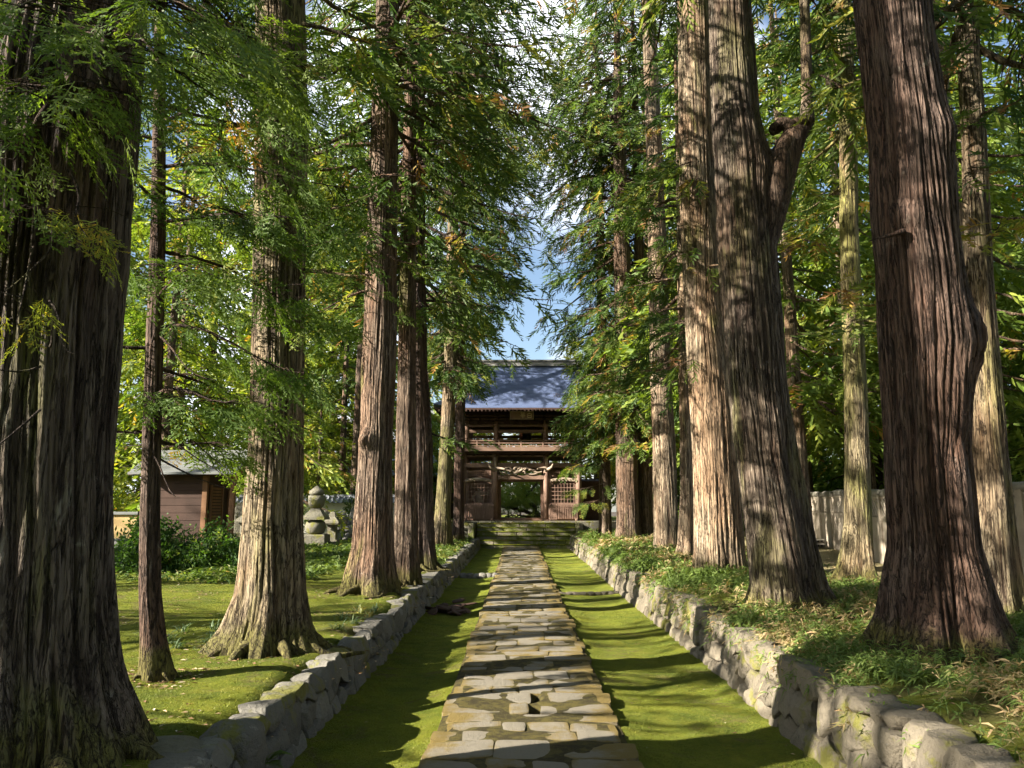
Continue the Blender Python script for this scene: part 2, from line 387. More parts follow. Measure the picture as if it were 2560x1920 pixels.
M['concrete'] = plaster('pale_concrete', (.40,.35,.285), .4); M['cap'] = plaster('grey_concrete_cap', (.25,.235,.20), .5)
M['hole'] = NT('hole_darkness').col((.012,.010,.009)).m
M['bronze'] = NT('dark_bronze').col((.06,.065,.055)).m
k = NT('gilt_letter'); k.col((.62,.50,.30)); k.p.inputs['Roughness'].default_value = .5; M['gilt'] = k.m
M['litter'] = leafmat('fallen_litter', [(0., (.10,.05,.03)), (.5, (.22,.13,.07)), (.8, (.40,.30,.18)), (1., (.5,.45,.36))], .15)

# ------------------------------------------------------------------ ground
def rise(y): return .15 * np.clip((np.asarray(y, float) - 18) / 20, 0, 1)
def moss_z(x, y):
    x = np.asarray(x, float); y = np.asarray(y, float)
    e = np.abs(x)
    bank = .055 * np.exp(-((e - .78) / .32) ** 2)
    left = np.clip((-x - 1.2) / .9, 0, 1) ** 2 * .07; right = np.clip((x - 1.6) / .9, 0, 1) ** 2 * .05
    hole = 0
    return rise(y) + bank + left + right - .02 + .07 * (fbm(x*1.1, y*.8, 0, 5) - .5) + .03 * (fbm(x*3.5, y*3.5, 0, 9) - .5) * np.clip((np.abs(x)-.8)/.2, 0, 1)
def left_z(x, y):
    x = np.asarray(x, float); y = np.asarray(y, float)
    return .50 + .7*rise(y) + .10*np.clip((-x-3)/8, 0, 1) + .10 * (fbm(x*.6, y*.6, 0, 15) - .5) + .05*(fbm(x*2.2, y*2.2, 0, 21) - .5) - .16*np.clip((x + 2.42 + .22*(vn(y*1.7, 0, 0, 8)-.5))/.3, 0, 1)**1.5
def right_z(x, y):
    x = np.asarray(x, float); y = np.asarray(y, float)
    return .62 + .7*rise(y) + .10*np.clip((x-3)/4, 0, 1) + .12*np.clip((x-7)/5, 0, 1) + .12 * (fbm(x*.6, y*.6, 0, 35) - .5) + .04*(fbm(x*2.2, y*2.2, 0, 41) - .5) - .16*np.clip((2.88 + .22*(vn(y*1.7, 0, 0, 8)-.5) - x)/.3, 0, 1)**1.5
def sheet(name, xs, ys, zf, mat):
    X, Y = np.meshgrid(xs, ys); b = MB(); b.grid(X, Y, zf(X, Y)); return tag(b.build(name, mat), kind='structure')
def spaced(a, b, near, far, c=8.):
    o = [a]
    while o[-1] < b: o.append(o[-1] + near + (far - near) * min(1, max(0, (abs(o[-1]) - c) / 30)))
    return np.array(o)
b = MB(); g = np.linspace(-700, 700, 15); X, Y = np.meshgrid(g, g); b.grid(X, Y, X*0 - .35); tag(b.build('ground', M['soil']), kind='structure')
sheet('moss_ground', np.arange(-2.5, 3.01, .055), spaced(-6, 38.6, .06, .2), moss_z, M['moss'])
LX = -np.concatenate([np.arange(2.15, 9, .08), np.arange(9, 90, 2.)])[::-1]
sheet('left_terrace', LX, spaced(-12, 95, .12, 1.5, 14), left_z, M['moss_l'])
sheet('right_terrace', np.concatenate([np.arange(2.58, 9, .08), np.arange(9, 90, 2.)]), spaced(-12, 95, .12, 1.5, 14), right_z, M['moss_r'])
sheet('temple_court', np.arange(-9, 10, 1.), np.arange(45.2, 95, 2.), lambda x, y: 1.36 + .1*(fbm(x*.5, y*.5, 0, 3)-.5), moss_mat('court_ground', .3))

# ------------------------------------------------------------------ stones
def cube_sphere(n):
    t = np.linspace(-1, 1, n); A, B = np.meshgrid(t, t); V = []; F = []
    o = 0
    for ax in range(3):
        for sg in (-1, 1):
            P = np.zeros((n, n, 3)); P[..., ax] = sg; P[..., (ax+1) % 3] = A; P[..., (ax+2) % 3] = B*sg
            i, j = np.meshgrid(np.arange(n-1), np.arange(n-1), indexing='ij')
            F.append(np.stack([i*n+j, i*n+j+1, (i+1)*n+j+1, (i+1)*n+j], -1).reshape(-1, 4) + o); V.append(P.reshape(-1, 3)); o += n*n
    return np.concatenate(V), np.concatenate(F)
CS = {n: cube_sphere(n) for n in (4, 5, 7, 9, 13)}
def boulder(mb, c, half, rng, n=7, power=3.2, cuts=6, rough=.08, rnd=None, tilt=.15, mat=0, ang=False):
    V, F = CS[n]; P = V.copy()
    r = (np.abs(P)**power).sum(1)**(1/power); P = P / r[:, None]
    for q in range(cuts):
        d = rng.normal(size=3); d /= np.linalg.norm(d); h = rng.uniform(.60, .84) if ang else (rng.uniform(.72, 1.0) if power < 4.5 else rng.uniform(.86, 1.12))
        e = np.maximum(P @ d - h, 0); P = P - e[:, None]*d*.95
    s = rng.integers(1000)
    nn = fbm(P[:, 0]*1.7 + s, P[:, 1]*1.7, P[:, 2]*1.7, 3, 3) - .5
    n3 = fbm(P[:, 0]*5 + s, P[:, 1]*5, P[:, 2]*5, 4, 3) - .5
    P = P * (1 + rough*2*nn + rough*.9*n3)[:, None]
    P = P * np.array(half)
    a, bb = rng.uniform(-tilt, tilt, 2); ca, sa = math.cos(a), math.sin(a); P = P @ np.array([[1,0,0],[0,ca,sa],[0,-sa,ca]])
    ca, sa = math.cos(bb), math.sin(bb); P = P @ np.array([[ca,0,sa],[0,1,0],[-sa,0,ca]])
    mb.add(P + np.array(c), F, rng.random() if rnd is None else rnd, mat, True)

def retaining_wall(name, side, x0, y0, y1, height, seed, mat, label):
    rng = np.random.default_rng(seed); mb = MB(); y = y0; base_ = [0.]
    def put(yc, zc, w, h, back=.1, n=9):
        k = 1.42
        boulder(mb, (x0 + side*back + .06*(float(vn(yc*.25, 0, 0, seed)) - .5)*2 + rng.uniform(-.025, .025), yc, zc), (.20*k, w*.5*k, h*.5*k), rng, n, 5.5, 15, .05, None, .09, 0, True)
        V = mb.v[-1]; lim = x0 - side*(.10 - .16*(V[:, 2]-base_[0])/height) - side*.05*(vn(V[:, 1]*2.1, V[:, 2]*2.1, 0, seed+1)-.5); e = (lim - V[:, 0])*side; V[:, 0] += side*np.maximum(e, 0)*.74
        tp = base_[0] + height + .05*(vn(V[:, 1]*1.6, V[:, 0]*2, 0, seed+2)-.5); V[:, 2] -= np.maximum(V[:, 2]-tp, 0)*.85
    while y < y1:
        W_ = rng.uniform(.55, .95); n = 13 if y < 12 else (9 if y < 22 else 5); base = base_[0] = float(rise(y)) - .08
        H = height + .07*(float(vn(y*.8, 0, 0, seed+3)) - .5)*2; z = base; row = 0
        while z < base + H - .06:
            h = rng.uniform(.17, .30); h = base + H - z if base + H - z - h < .12 else h
            yy = y + rng.uniform(-.1, .1); end = y + W_ + rng.uniform(-.05, .1)
            while yy < end - .05:
                w = rng.uniform(.2, .46); w = end - yy if end - yy - w < .14 else w
                put(yy + w/2, z + h/2 + rng.uniform(-.02, .02), w, h*rng.uniform(.92, 1.12), .07 + .05*(z-base)/.3, n); yy += w
            z += h
        y += W_
    return tag(mb.build(name, mat), label, 'stone wall')
retaining_wall('stone_wall', -1, -2.03, 3.6, 38.3, .58, 11, M['stone_l'], 'low mossy dry stone retaining wall along the shaded side, under the mossy lawn')
retaining_wall('stone_wall', 1, 2.44, 3.6, 38.3, .72, 12, M['stone'], 'low sunlit dry stone retaining wall along the path, edging the bamboo grass bank')
b = MB()
for (xa, s, h) in ((-2.26, -1, .36), (2.70, 1, .48)):
    ys = np.arange(-12, 45, 1.); 
    X = np.repeat([[xa, xa + s*.004]], len(ys), 0); Y = np.repeat(ys[:, None], 2, 1); Z = np.stack([ys*0 - .3, h + .7*rise(ys)], 1)
    b.grid(X, Y, Z)
tag(b.build('bank_earth', M['soil']), kind='structure')
rng = np.random.default_rng(5); b = MB()
boulder(b, (0, 0, 0), (.40, .33, .24), rng, 13, 2.6, 4, .1, .75, .12); o = b.build('boulder', M['stone_grey']); o.location = (-2.48, 5.35, .30)
tag(o, 'big rounded grey boulder at the near end of the shaded stone wall', 'boulder')
b = MB(); boulder(b, (0, 0, 0), (.24, .30, .34), rng, 13, 3, 7, .14, .2, .2); o = b.build('boulder', M['stone_l']); o.location = (-2.2, 5.85, .22)
tag(o, 'angular dark grey boulder with a pale top, wedged behind the rounded boulder', 'boulder')

# ------------------------------------------------------------------ paved path
rng = np.random.default_rng(77); b = MB()
HOLES = [(-.02, 8.55, .13, .2), (.06, 8.0, .15, .17)]
y = 3.2; T = np.linspace(0, 1, 9)
while y < 38.2:
    d = rng.uniform(.28, .50) * (1 if y < 20 else 1.15); n = rng.choice([3, 3, 3, 4, 4])
    cuts = np.sort(np.linspace(0, 1, n+1)[1:-1] + rng.uniform(-.09, .09, n-1)); xs = np.concatenate([[0], cuts, [1]])
    xl, xr = -.80 + rng.uniform(-.08, .06), .80 + rng.uniform(-.06, .09)
    for q in range(n):
        xa, xb = xl + xs[q]*(xr-xl) + .005, xl + xs[q+1]*(xr-xl) - .005
        ya, yb = y + .005 + rng.uniform(-.02, .02), y + d - .005 + rng.uniform(-.02, .02)
        skip = any(abs((xa+xb)/2 - hx) < .16 and ya < hy < yb for hx, hy, _, _ in HOLES)
        m = 9 if y < 16 else 6
        t = np.linspace(-1, 1, m); U, V = np.meshgrid(t, t)
        pw = 14.; rr = (np.abs(U)**pw + np.abs(V)**pw)**(1/pw); mx = np.maximum(np.abs(U), np.abs(V)); sc = np.where(rr > 0, mx/np.maximum(rr, 1e-6), 1)
        U2, V2 = U*sc, V*sc
        skew = rng.uniform(-.04, .04, 2)
        X = (xa+xb)/2 + U2*(xb-xa)/2*(1 + skew[0]*V) ; Y = (ya+yb)/2 + V2*(yb-ya)/2*(1 + skew[1]*U) + rng.uniform(-.02, .02)*U
        if skip: X = (X - xa)*.62 + xa; 
        edge = np.maximum(np.abs(U), np.abs(V))
        X = X + .012*(vn(X*9, Y*9, 0, 4) - .5); Y = Y + .016*(vn(X*9, Y*9, 5, 4) - .5)
        top = float(rise(y)) + .10 + rng.uniform(-.009, .007) + rng.uniform(-.009, .009)*U + rng.uniform(-.009, .009)*V
        Z = top + .010*(fbm(X*6, Y*6, 0, 8) - .5)
        Z = np.where(edge > .99, Z - .005, Z)
        mossy = .2 + .22*np.clip((edge - .8)/.2, 0, 1) + .45*np.clip((np.abs(X) - .45)/.35, 0, 1)*(.6 if X.mean() < 0 else 1.) + rng.uniform(-.2, .18)
        b.grid(X, Y, Z, mossy)
        ring = np.concatenate([[(0, j) for j in range(m)], [(i, m-1) for i in range(1, m)], [(m-1, j) for j in range(m-2, -1, -1)], [(i, 0) for i in range(m-2, 0, -1)]])
        rx, ry, rz = X[ring[:, 0], ring[:, 1]], Y[ring[:, 0], ring[:, 1]], Z[ring[:, 0], ring[:, 1]]
        b.grid(np.stack([rx, rx]), np.stack([ry, ry]), np.stack([rz, rz - .12]), .5, 0, False, True)
    y += d
xs = np.arange(-.84, .85, .035); ys = spaced(3.2, 38.3, .035, .2)
X, Y = np.meshgrid(xs, ys)
Z = rise(Y) + .0945 + .02*(fbm(X*3, Y*3, 0, 6) - .5) - .03*np.clip((np.abs(X)-.7)/.14, 0, 1)
for hx, hy, rx_, ry_ in HOLES: Z = Z - .22*np.exp(-(((X-hx)/rx_)**2 + ((Y-hy)/ry_)**2)**2)
b.grid(X, Y, Z, 1., 1)
tag(b.build('path', [M['paving'], M['joint']]), kind='structure')
# low stone thresholds and a stony drain that cross the moss beside the path
rng = np.random.default_rng(8); b = MB()
for q in range(6): boulder(b, (-1.75 + q*.19, 23.4 + rng.uniform(-.03, .03), .09), (.12, .13, .1), rng, 5)
tag(b.build('stone_curb', M['stone_l']), 'short row of mossy stones crossing the moss from the wall to the path edge', 'stone curb')
b = MB()
for q in range(9): boulder(b, (.95 + q*.17, 19.2 + q*.03 + rng.uniform(-.04, .04), .02), (.11, .10, .05), rng, 5)
tag(b.build('stone_curb', M['stone']), 'low pale line of drain stones crossing the sunlit moss', 'stone curb')
b = MB()
for q in range(24): boulder(b, (-1.45 + rng.normal()*.28, 16.1 + rng.normal()*.45, .03 + rng.uniform(0, .06)), (rng.uniform(.08,.22), rng.uniform(.06,.15), .025), rng, 4, 3, 5, .1, None, .5)
tag(b.build('bark_debris', M['wood_dark']), 'small heap of broken dark bark and slabs at the foot of the shaded wall', 'bark debris', None, 'stuff')

# ------------------------------------------------------------------ foliage templates
def norm(a): return a / (np.linalg.norm(a, axis=-1, keepdims=True) + 1e-9)
def ribbon(pts, w, nrm):
    pts = np.asarray(pts, float); T = norm(np.gradient(pts, axis=0)); s = norm(np.cross(T, nrm)); w = np.asarray(w, float)[:, None]
    V = np.stack([pts + s*w/2, pts - s*w/2], 1).reshape(-1, 3); i = np.arange(len(pts)-1)[:, None]*2
    return V, np.concatenate([i, i+1, i+3, i+2], 1)
class Tmpl:
    def __init__(s): s.V = []; s.F = []; s.R = []; s.n = 0
    def add(s, V, F, r=0.): s.V.append(V); s.F.append(F + s.n); s.R.append(np.full(len(V), r)); s.n += len(V)
    def fin(s): s.V = np.concatenate(s.V); s.F = np.concatenate(s.F); s.R = np.concatenate(s.R); return s
def sugi(seed, nb=15, seg=3, w=.062, axis=True):           # a drooping cedar spray: cord-like branchlets along an axis
    g = np.random.default_rng(seed); t = Tmpl()
    ax = lambda u: np.array([u, .06*math.sin(u*3+seed), -.22*u*u])
    if axis:
        V, F = ribbon([ax(u) for u in np.linspace(0, 1, 4)], [.022,.02,.03,.008], np.array([0,.3,1.])); t.add(V, F, -.02)
    for q in range(nb):
        u = .08 + .9*q/(nb-1); sd_ = 1 if q % 2 else -1
        L = g.uniform(.28, .46)*(1.1 - .55*u); a = g.uniform(.45, 1.0); up = g.uniform(-.5, .35)
        d0 = norm(np.array([math.cos(a), sd_*math.sin(a), up])); d1 = norm(d0 + np.array([.5, 0, g.uniform(-.2, .5)]))
        p0 = ax(u); uu = np.linspace(0, 1, seg)
        pts = [p0 + L*(x*d0*(1-x*.5) + x*x*.5*d1) for x in uu]
        ww = w*np.interp(uu, [0, .55, 1], [.5, 1., .12])
        V, F = ribbon(pts, ww, norm(g.normal(size=3) + np.array([0, 0, .7]))); t.add(V, F, g.uniform(-.08, .08))
    return t.fin()
def fan(seed, nb=12, sub=6):                              # a flat cypress fan
    g = np.random.default_rng(seed); t = Tmpl()
    ax = lambda u: np.array([u, .08*math.sin(u*2.4+seed), -.16*u*u])
    V, F = ribbon([ax(u) for u in np.linspace(0, 1, 4)], [.018,.015,.012,.006], np.array([0,.2,1.])); t.add(V, F, -.02)
    for q in range(nb):
        u = .06 + .92*q/(nb-1); sd_ = 1 if q % 2 else -1
        L = g.uniform(.32, .48)*(1.12 - .7*u); a = g.uniform(.65, .95); d0 = norm(np.array([math.cos(a), sd_*math.sin(a), g.uniform(-.25, .1)]))
        p0 = ax(u)
        V, F = ribbon([p0, p0 + d0*L*.6, p0 + d0*L + np.array([.03,0,-.02])], [.02,.03,.01], norm(np.array([g.normal()*.3, g.normal()*.3, 1]))); r0 = g.uniform(-.06, .06); t.add(V, F, r0)
        for k_ in range(sub):
            x = .2 + .75*k_/(sub-1); s2 = 1 if k_ % 2 else -1; b_ = a*sd_ + s2*.75
            l2 = L*.36*(1.15 - .7*x)*g.uniform(.7, 1.2); d2 = norm(np.array([math.cos(b_), math.sin(b_), g.uniform(-.35, .15)])); pp = p0 + d0*L*x
            V, F = ribbon([pp, pp + d2*l2*.6, pp + d2*l2], [.02, .034, .012], norm(np.array([g.normal()*.4, g.normal()*.4, 1]))); t.add(V, F, r0 + g.uniform(-.05, .05))
    return t.fin()
def puff(seed, n=26, w=.05):                              # a tuft of pine needles
    g = np.random.default_rng(seed); t = Tmpl()
    for q in range(n):
        d = norm(g.normal(size=3) + np.array([.35, 0, .55])); p0 = g.normal(size=3)*.12
        V, F = ribbon([p0, p0 + d*.55, p0 + d*1.0], [w*.6, w, w*.2], norm(g.normal(size=3))); t.add(V, F, g.uniform(-.12, .12))
    return t.fin()
def leaves(seed, n=16, l=.32, w=.13):                     # a twig of broad leaves
    g = np.random.default_rng(seed); t = Tmpl()
    for q in range(n):
        u = q/n; p0 = np.array([u, 0, 0]) + g.normal(size=3)*.16; d = norm(np.array([.5, g.normal(), g.normal()*.6 - .2])); nn = norm(np.array([g.normal()*.6, g.normal()*.6, 1]))
        L = l*g.uniform(.7, 1.25)
        V, F = ribbon([p0, p0 + d*L*.45, p0 + d*L], [w*.15, w, w*.06], nn); t.add(V, F, g.uniform(-.15, .15))
    return t.fin()
TS = {'sugi': [sugi(q) for q in range(5)], 'coarse': [sugi(20+q, 11, 3, .10, False) for q in range(4)], 'fan': [fan(40+q) for q in range(4)],
      'puff': [puff(60+q) for q in range(3)], 'leaf': [leaves(80+q) for q in range(4)]}
def place(mb, kind, P, D, size, roll, rnd, rng, mat=0):
    P = np.asarray(P, float); D = norm(np.asarray(D, float)); N = len(P)
    size = np.broadcast_to(size, (N,)); roll = np.broadcast_to(roll, (N,)); rnd = np.broadcast_to(rnd, (N,))
    Yv = norm(np.cross(np.array([0, 0, 1.]), D) + 1e-6); Zv = np.cross(D, Yv)
    c, s_ = np.cos(roll)[:, None], np.sin(roll)[:, None]; Y2 = Yv*c + Zv*s_; Z2 = -Yv*s_ + Zv*c
    Mx = np.stack([D, Y2, Z2], 2) * size[:, None, None]
    which = rng.integers(len(TS[kind]), size=N)
    for w, t in enumerate(TS[kind]):
        q = np.where(which == w)[0]
        if not len(q): continue
        V = np.einsum('nij,vj->nvi', Mx[q], t.V) + P[q][:, None]
        F = (t.F[None] + (np.arange(len(q))*len(t.V))[:, None, None]).reshape(-1, t.F.shape[1])
        mb.add(V.reshape(-1, 3), F, np.clip(rnd[q][:, None] + t.R[None], 0, 1).ravel(), mat)

class Tree:
    """wood and foliage gathered in local coordinates of one tree"""
    def __init__(s, seed): s.rng = np.random.default_rng(seed); s.w = MB(); s.l = MB(); s.seed = seed; s.axis = None
    def trunk(s, prof, H, na=96, dz=.12, zfine=12., ridge=.018, nr=44, flare=.18, lobes=5, burls=(), below=.25):
        prof = sorted(prof); z0 = prof[0][0]; pz = np.array([p[0] for p in prof]); px = np.array([p[1] for p in prof]); pr = np.array([p[-1] for p in prof])
        lx = px[-1] + (px[-1]-px[-2])/(pz[-1]-pz[-2])*.2*(H - pz[-1]) if len(pz) > 1 else px[-1]
        pz = np.append(pz, H); px = np.append(px, lx); pr = np.append(pr, .04)
        x0 = px[0]
        s.axis = (pz, px - x0, pr)
        zs = [z0 - below]
        while zs[-1] < H: zs.append(zs[-1] + (dz if zs[-1] < zfine else dz*5))
        zs = np.minimum(np.array(zs), H)
        th = np.arange(na)*2*math.pi/na
        TH, ZZ = np.meshgrid(th, zs)
        Rr = np.interp(ZZ, pz, pr); Cx = np.interp(ZZ, pz, px - x0)
        sd_ = s.seed*13
        ph = s.rng.uniform(0, 6.28, 3)
        fl = np.exp(-np.maximum(ZZ - z0, 0)/.38)
        lob = (np.cos(lobes*TH + ph[0] + .4*np.sin(2*TH+ph[1])) * .5 + .5*np.cos((lobes-2)*TH + ph[1]))
        Rr = Rr*(1 + flare*fl*(.35 + .8*lob)) * (1 + .10*(fbm(np.cos(TH)*1.3+7, np.sin(TH)*1.3, ZZ*.25, sd_) - .5)*2)
        Rr = Rr*(1 + .06*np.cos(lobes*TH + ph[0])*np.exp(-np.maximum(ZZ-z0, 0)/2.5))
        warp = (fbm(np.cos(TH)*1.6, np.sin(TH)*1.6, ZZ*.45, sd_+5) - .5)*.34; nr = int(nr*1.5)
        U = (TH + warp)/(2*math.pi)*nr
        n1 = pn(U, ZZ*.55, nr, sd_+1); n2 = pn(U*2, ZZ*1.3, nr*2, sd_+2)
        rd = np.clip(np.abs(2*n1-1)*2.0, 0, 1)**.6; rd2 = np.clip(np.abs(2*n2-1)*1.6, 0, 1)
        hgt = .68*rd + .32*rd2
        amp = ridge*np.clip(np.interp(ZZ, pz, pr)/max(pr[0], .2), .35, 1)
        Rr = Rr + amp*(hgt - .75)*2.2
        for (bt, bz, bs, ba) in burls:
            dd = np.angle(np.exp(1j*(TH - bt)))*np.interp(bz, pz, pr)
            gsn = np.exp(-((dd/bs)**2 + ((ZZ-bz)/(bs*1.25))**2))
            Rr = Rr + ba*gsn*(1 + .9*(fbm(TH*6, ZZ*6, 0, sd_+9) - .5))
        att = np.clip(hgt*.9, 0, 1)
        s.w.grid(Cx + Rr*np.cos(TH), Rr*np.sin(TH), ZZ - z0, att, 0, True, True)
        if na >= 70:
            r0 = pr[0]; g = np.random.default_rng(s.seed + 900)
            for a in np.linspace(0, 6.28, g.integers(9, 13))[:-1] + g.normal(size=1):
                a = a + g.normal()*.2; u = np.linspace(0, 1, 10); d = r0*(.80 + g.uniform(.5, 1.2)*u); aa = a + .35*g.normal()*u**2
                s.w.tube(np.stack([d*np.cos(aa), d*np.sin(aa), (.13*r0*(1-u)**2*1.6) + .02*np.sin(u*9 + a) - .075*u], 1), r0*np.interp(u, [0, .4, 1], [.15, .095, .035]), 8, .6)
        s.z0 = z0
        return s
    def ax(s, z): pz, px, pr = s.axis; return np.interp(z + s.z0, pz, px), np.interp(z + s.z0, pz, pr)
    def limb(s, p0, p1, sag=.0, lift=0., rad=.05, kind='sugi', n=12, size=.55, spread=.3, base=.4, jit=.12, t0=.2, hang=.35, dead=.05, mat=0, twig=True):
        g = s.rng; p0 = np.array(p0, float); p1 = np.array(p1, float); L = np.linalg.norm(p1-p0)
        wob = g.normal(size=3)*L*.05
        f = lambda t: p0 + (p1-p0)*t[:, None] + np.array([0, 0, 1.])*(-sag*np.sin(math.pi*t) + lift*(t**3 - t))[:, None]*L + wob*np.sin(math.pi*2*t)[:, None]*.5
        tt = np.linspace(0, 1, 7)
        s.w.tube(f(tt), rad*np.array([1, .85, .7, .55, .4, .28, .12]), 5, .35, 0, False)
        if n <= 0: return
        t = np.sort(g.uniform(t0, 1.0, n)); t[-1] = 1.
        P = f(t); Dl = norm(f(np.minimum(t+.02, 1.02)) - f(t-.02))
        lat = norm(np.cross(Dl, np.array([0, 0, 1.])) + 1e-6)
        sg = g.choice([-1, 1], n); off = np.abs(g.normal(size=n))*spread*L*(1.15 - .8*t)
        off[-1] = 0
        Q = P + lat*(sg*off)[:, None] + np.stack([g.normal(size=n)*.05, g.normal(size=n)*.05, -g.random(n)*hang*.35*off - .03], 1)
        D = norm(Dl*.75 + lat*(sg*g.uniform(.1, .9, n))[:, None] + np.stack([g.normal(size=n)*.2, g.normal(size=n)*.2, -hang*g.uniform(.2, 1.5, n)], 1))
        if twig:
            for a, q in zip(P, Q):
                if np.linalg.norm(q-a) > .12:
                    s.w.tube([a, (a+q)/2 + np.array([0,0,.03]), q], [rad*.3, rad*.22, rad*.1], 3, .35, 0, False)
        r = np.clip(base + g.normal()*.06 + g.normal(size=n)*jit, .02, .86)
        r = np.where(g.random(n) < .9*dead*(1.8 - 1.5*t), g.uniform(.86, 1, n), r)
        place(s.l, kind, Q, D, size*g.uniform(.7, 1.3, n), g.normal(size=n)*.45, r, g, mat)
    def crown(s, z0, z1, H, Lmax, per_m=4.5, kind='sugi', n=14, size=.6, base=.4, dead=.05, shape=.75, hang=.4, az=None, rad=.05, twig=True, spread=.28, jit=.12, drop=.25):
        g = s.rng; N = int((z1-z0)*per_m*1.25); n = int(n*1.7); size = size*1.12
        for q in range(N):
            z = z0 + (z1-z0)*(q + g.random())/N; u = (z-z0)/max(H-z0, .1)
            L = Lmax*(1 - u)**shape*g.uniform(.55, 1.15)*min(1, .55 + .45*(z-z0+.4)/1.6) + .3
            a = g.uniform(0, 2*math.pi) if az is None else az[0] + g.normal()*az[1]
            cx, rr = s.ax(z); d = np.array([math.cos(a), math.sin(a), 0])
            p0 = np.array([cx, 0, z]) + d*rr*.5; p1 = p0 + d*L + np.array([0, 0, L*(g.uniform(-.35, .1) - drop*(1-u))])
            s.limb(p0, p1, g.uniform(-.08, .04), g.uniform(.0, .25), rad*(.5 + .6*L/Lmax), kind, max(3, int(n*L/Lmax)), size, spread, base, jit, .18, hang, dead, 0, twig)
        return s
    def make(s, name, loc, label, cat, group, bmat, lmat, rz=0.):
        o = empty(name, loc, label, cat, group, rz)
        s.w.build('trunk', bmat, o)
        if s.l.n: s.l.build('crown', lmat, o)
        return o

# ------------------------------------------------------------------ cedars of the avenue
AV = 'old cedars lining the path'
t = Tree(1).trunk([(.5,-3.08,.56),(.68,-3.10,.52),(.95,-3.14,.46),(1.23,-3.17,.43),(1.67,-3.20,.41),(2.26,-3.25,.41),(3.46,-3.32,.46),(4.82,-3.37,.50),(5.74,-3.33,.46),(9,-3.3,.36)], 25, 300, .03, 8, .034, 40, .16, 6, [(-.3, 4.9, .22, .09), (-1.9, 5.0, .2, .07)])
t.crown(9.5, 23, 24.5, 2.8, 3.2, n=10, size=.7)
for (p0, p1, lf, n, bs, dd, r_) in [((.0,-.4,4.4),(.35,-1.1,3.8),.1,18,.5,.0,.025), ((.1,-.4,4.7),(.8,-1.2,3.8),.1,18,.5,.05,.025), ((-.1,-.4,4.2),(.12,-1.0,3.5),.1,14,.45,0,.02), ((.2,-.3,4.9),(1.0,-1.0,4.05),.1,18,.45,.0,.025), ((.2,-.3,5.2),(1.35,-.7,4.45),.1,20,.5,.0,.03), ((.1,-.4,5.1),(1.05,-1.35,4.25),.1,18,.5,.0,.025), ((0,-.4,5.0),(.4,-1.5,4.1),.1,14,.5,.0,.02), ((-.2,-.3,3.6),(-.1,-.9,3.1),.1,9,.55,.1,.015)]:
    t.limb(p0, p1, -.05, lf, r_, 'fan', int(n*1.7), .34, .42, bs, .1, .2, .5, dd)
for (p0, p1, n) in [((.1,-.45,3.7),(.5,-.85,3.1),9), ((-.1,-.4,3.3),(.1,-.8,2.6),6)]:
    t.limb(p0, p1, .0, .1, .014, 'fan', n, .24, .3, .87, .03, .4, .7, 0)
for q in range(9):                                      # bare dead twigs
    p0 = np.array([t.rng.uniform(-.35, .15), -.42, t.rng.uniform(1.9, 3.4)]); t.limb(p0, p0 + np.array([t.rng.uniform(-.3, .6), t.rng.uniform(-.5,-.15), t.rng.uniform(-.6, .15)]), .05, 0, .009, n=0)
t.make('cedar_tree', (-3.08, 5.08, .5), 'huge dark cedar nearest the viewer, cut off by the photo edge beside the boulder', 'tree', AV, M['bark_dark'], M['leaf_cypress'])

t = Tree(2).trunk([(.5,-2.92,.53),(.73,-2.91,.45),(1.11,-2.9,.385),(1.89,-2.94,.34),(2.97,-2.95,.315),(4.84,-3.02,.31),(6.97,-3.08,.31),(8.59,-3.19,.30),(14,-3.2,.2)], 24, 240, .04, 10, .026, 38, .28, 5, [(-1.9, 7.3, .16, .12)])
t.crown(8.2, 22, 24, 2.8, 3.4, n=11, size=.62)
t.limb((.1,-.2,6.3), (-1.0,-.7,6.0), 0, .1, .07, n=6, dead=.6); t.limb((.1,-.2,5.2), (1.2,-1.2,4.9), 0, .2, .03, 'fan', 18, .32, .4, .4, dead=0); t.limb((.2,-.1,4.4), (1.5,-.7,4.3), 0, .2, .03, 'fan', 14, .3, .4, .45, dead=0)
t.limb((.1,-.3,3.9), (.5,-1.1,3.5), 0, .2, .02, 'fan', 9, .3, .4, .5, dead=0)
t.limb((.1,-.2,6.9), (1.1,-.9,6.6), 0, .1, .03, n=9, base=.75, dead=.2); t.limb((.1,-.2,7.6), (1.6,-.3,7.2), 0, .1, .03, n=14, base=.5)
t.make('cedar_tree', (-2.92, 9.04, .5), 'tall cedar with flaring mossy roots and a half sunlit trunk, beside the thin leaning tree', 'tree', AV, M['bark_moss'], M['leaf'])

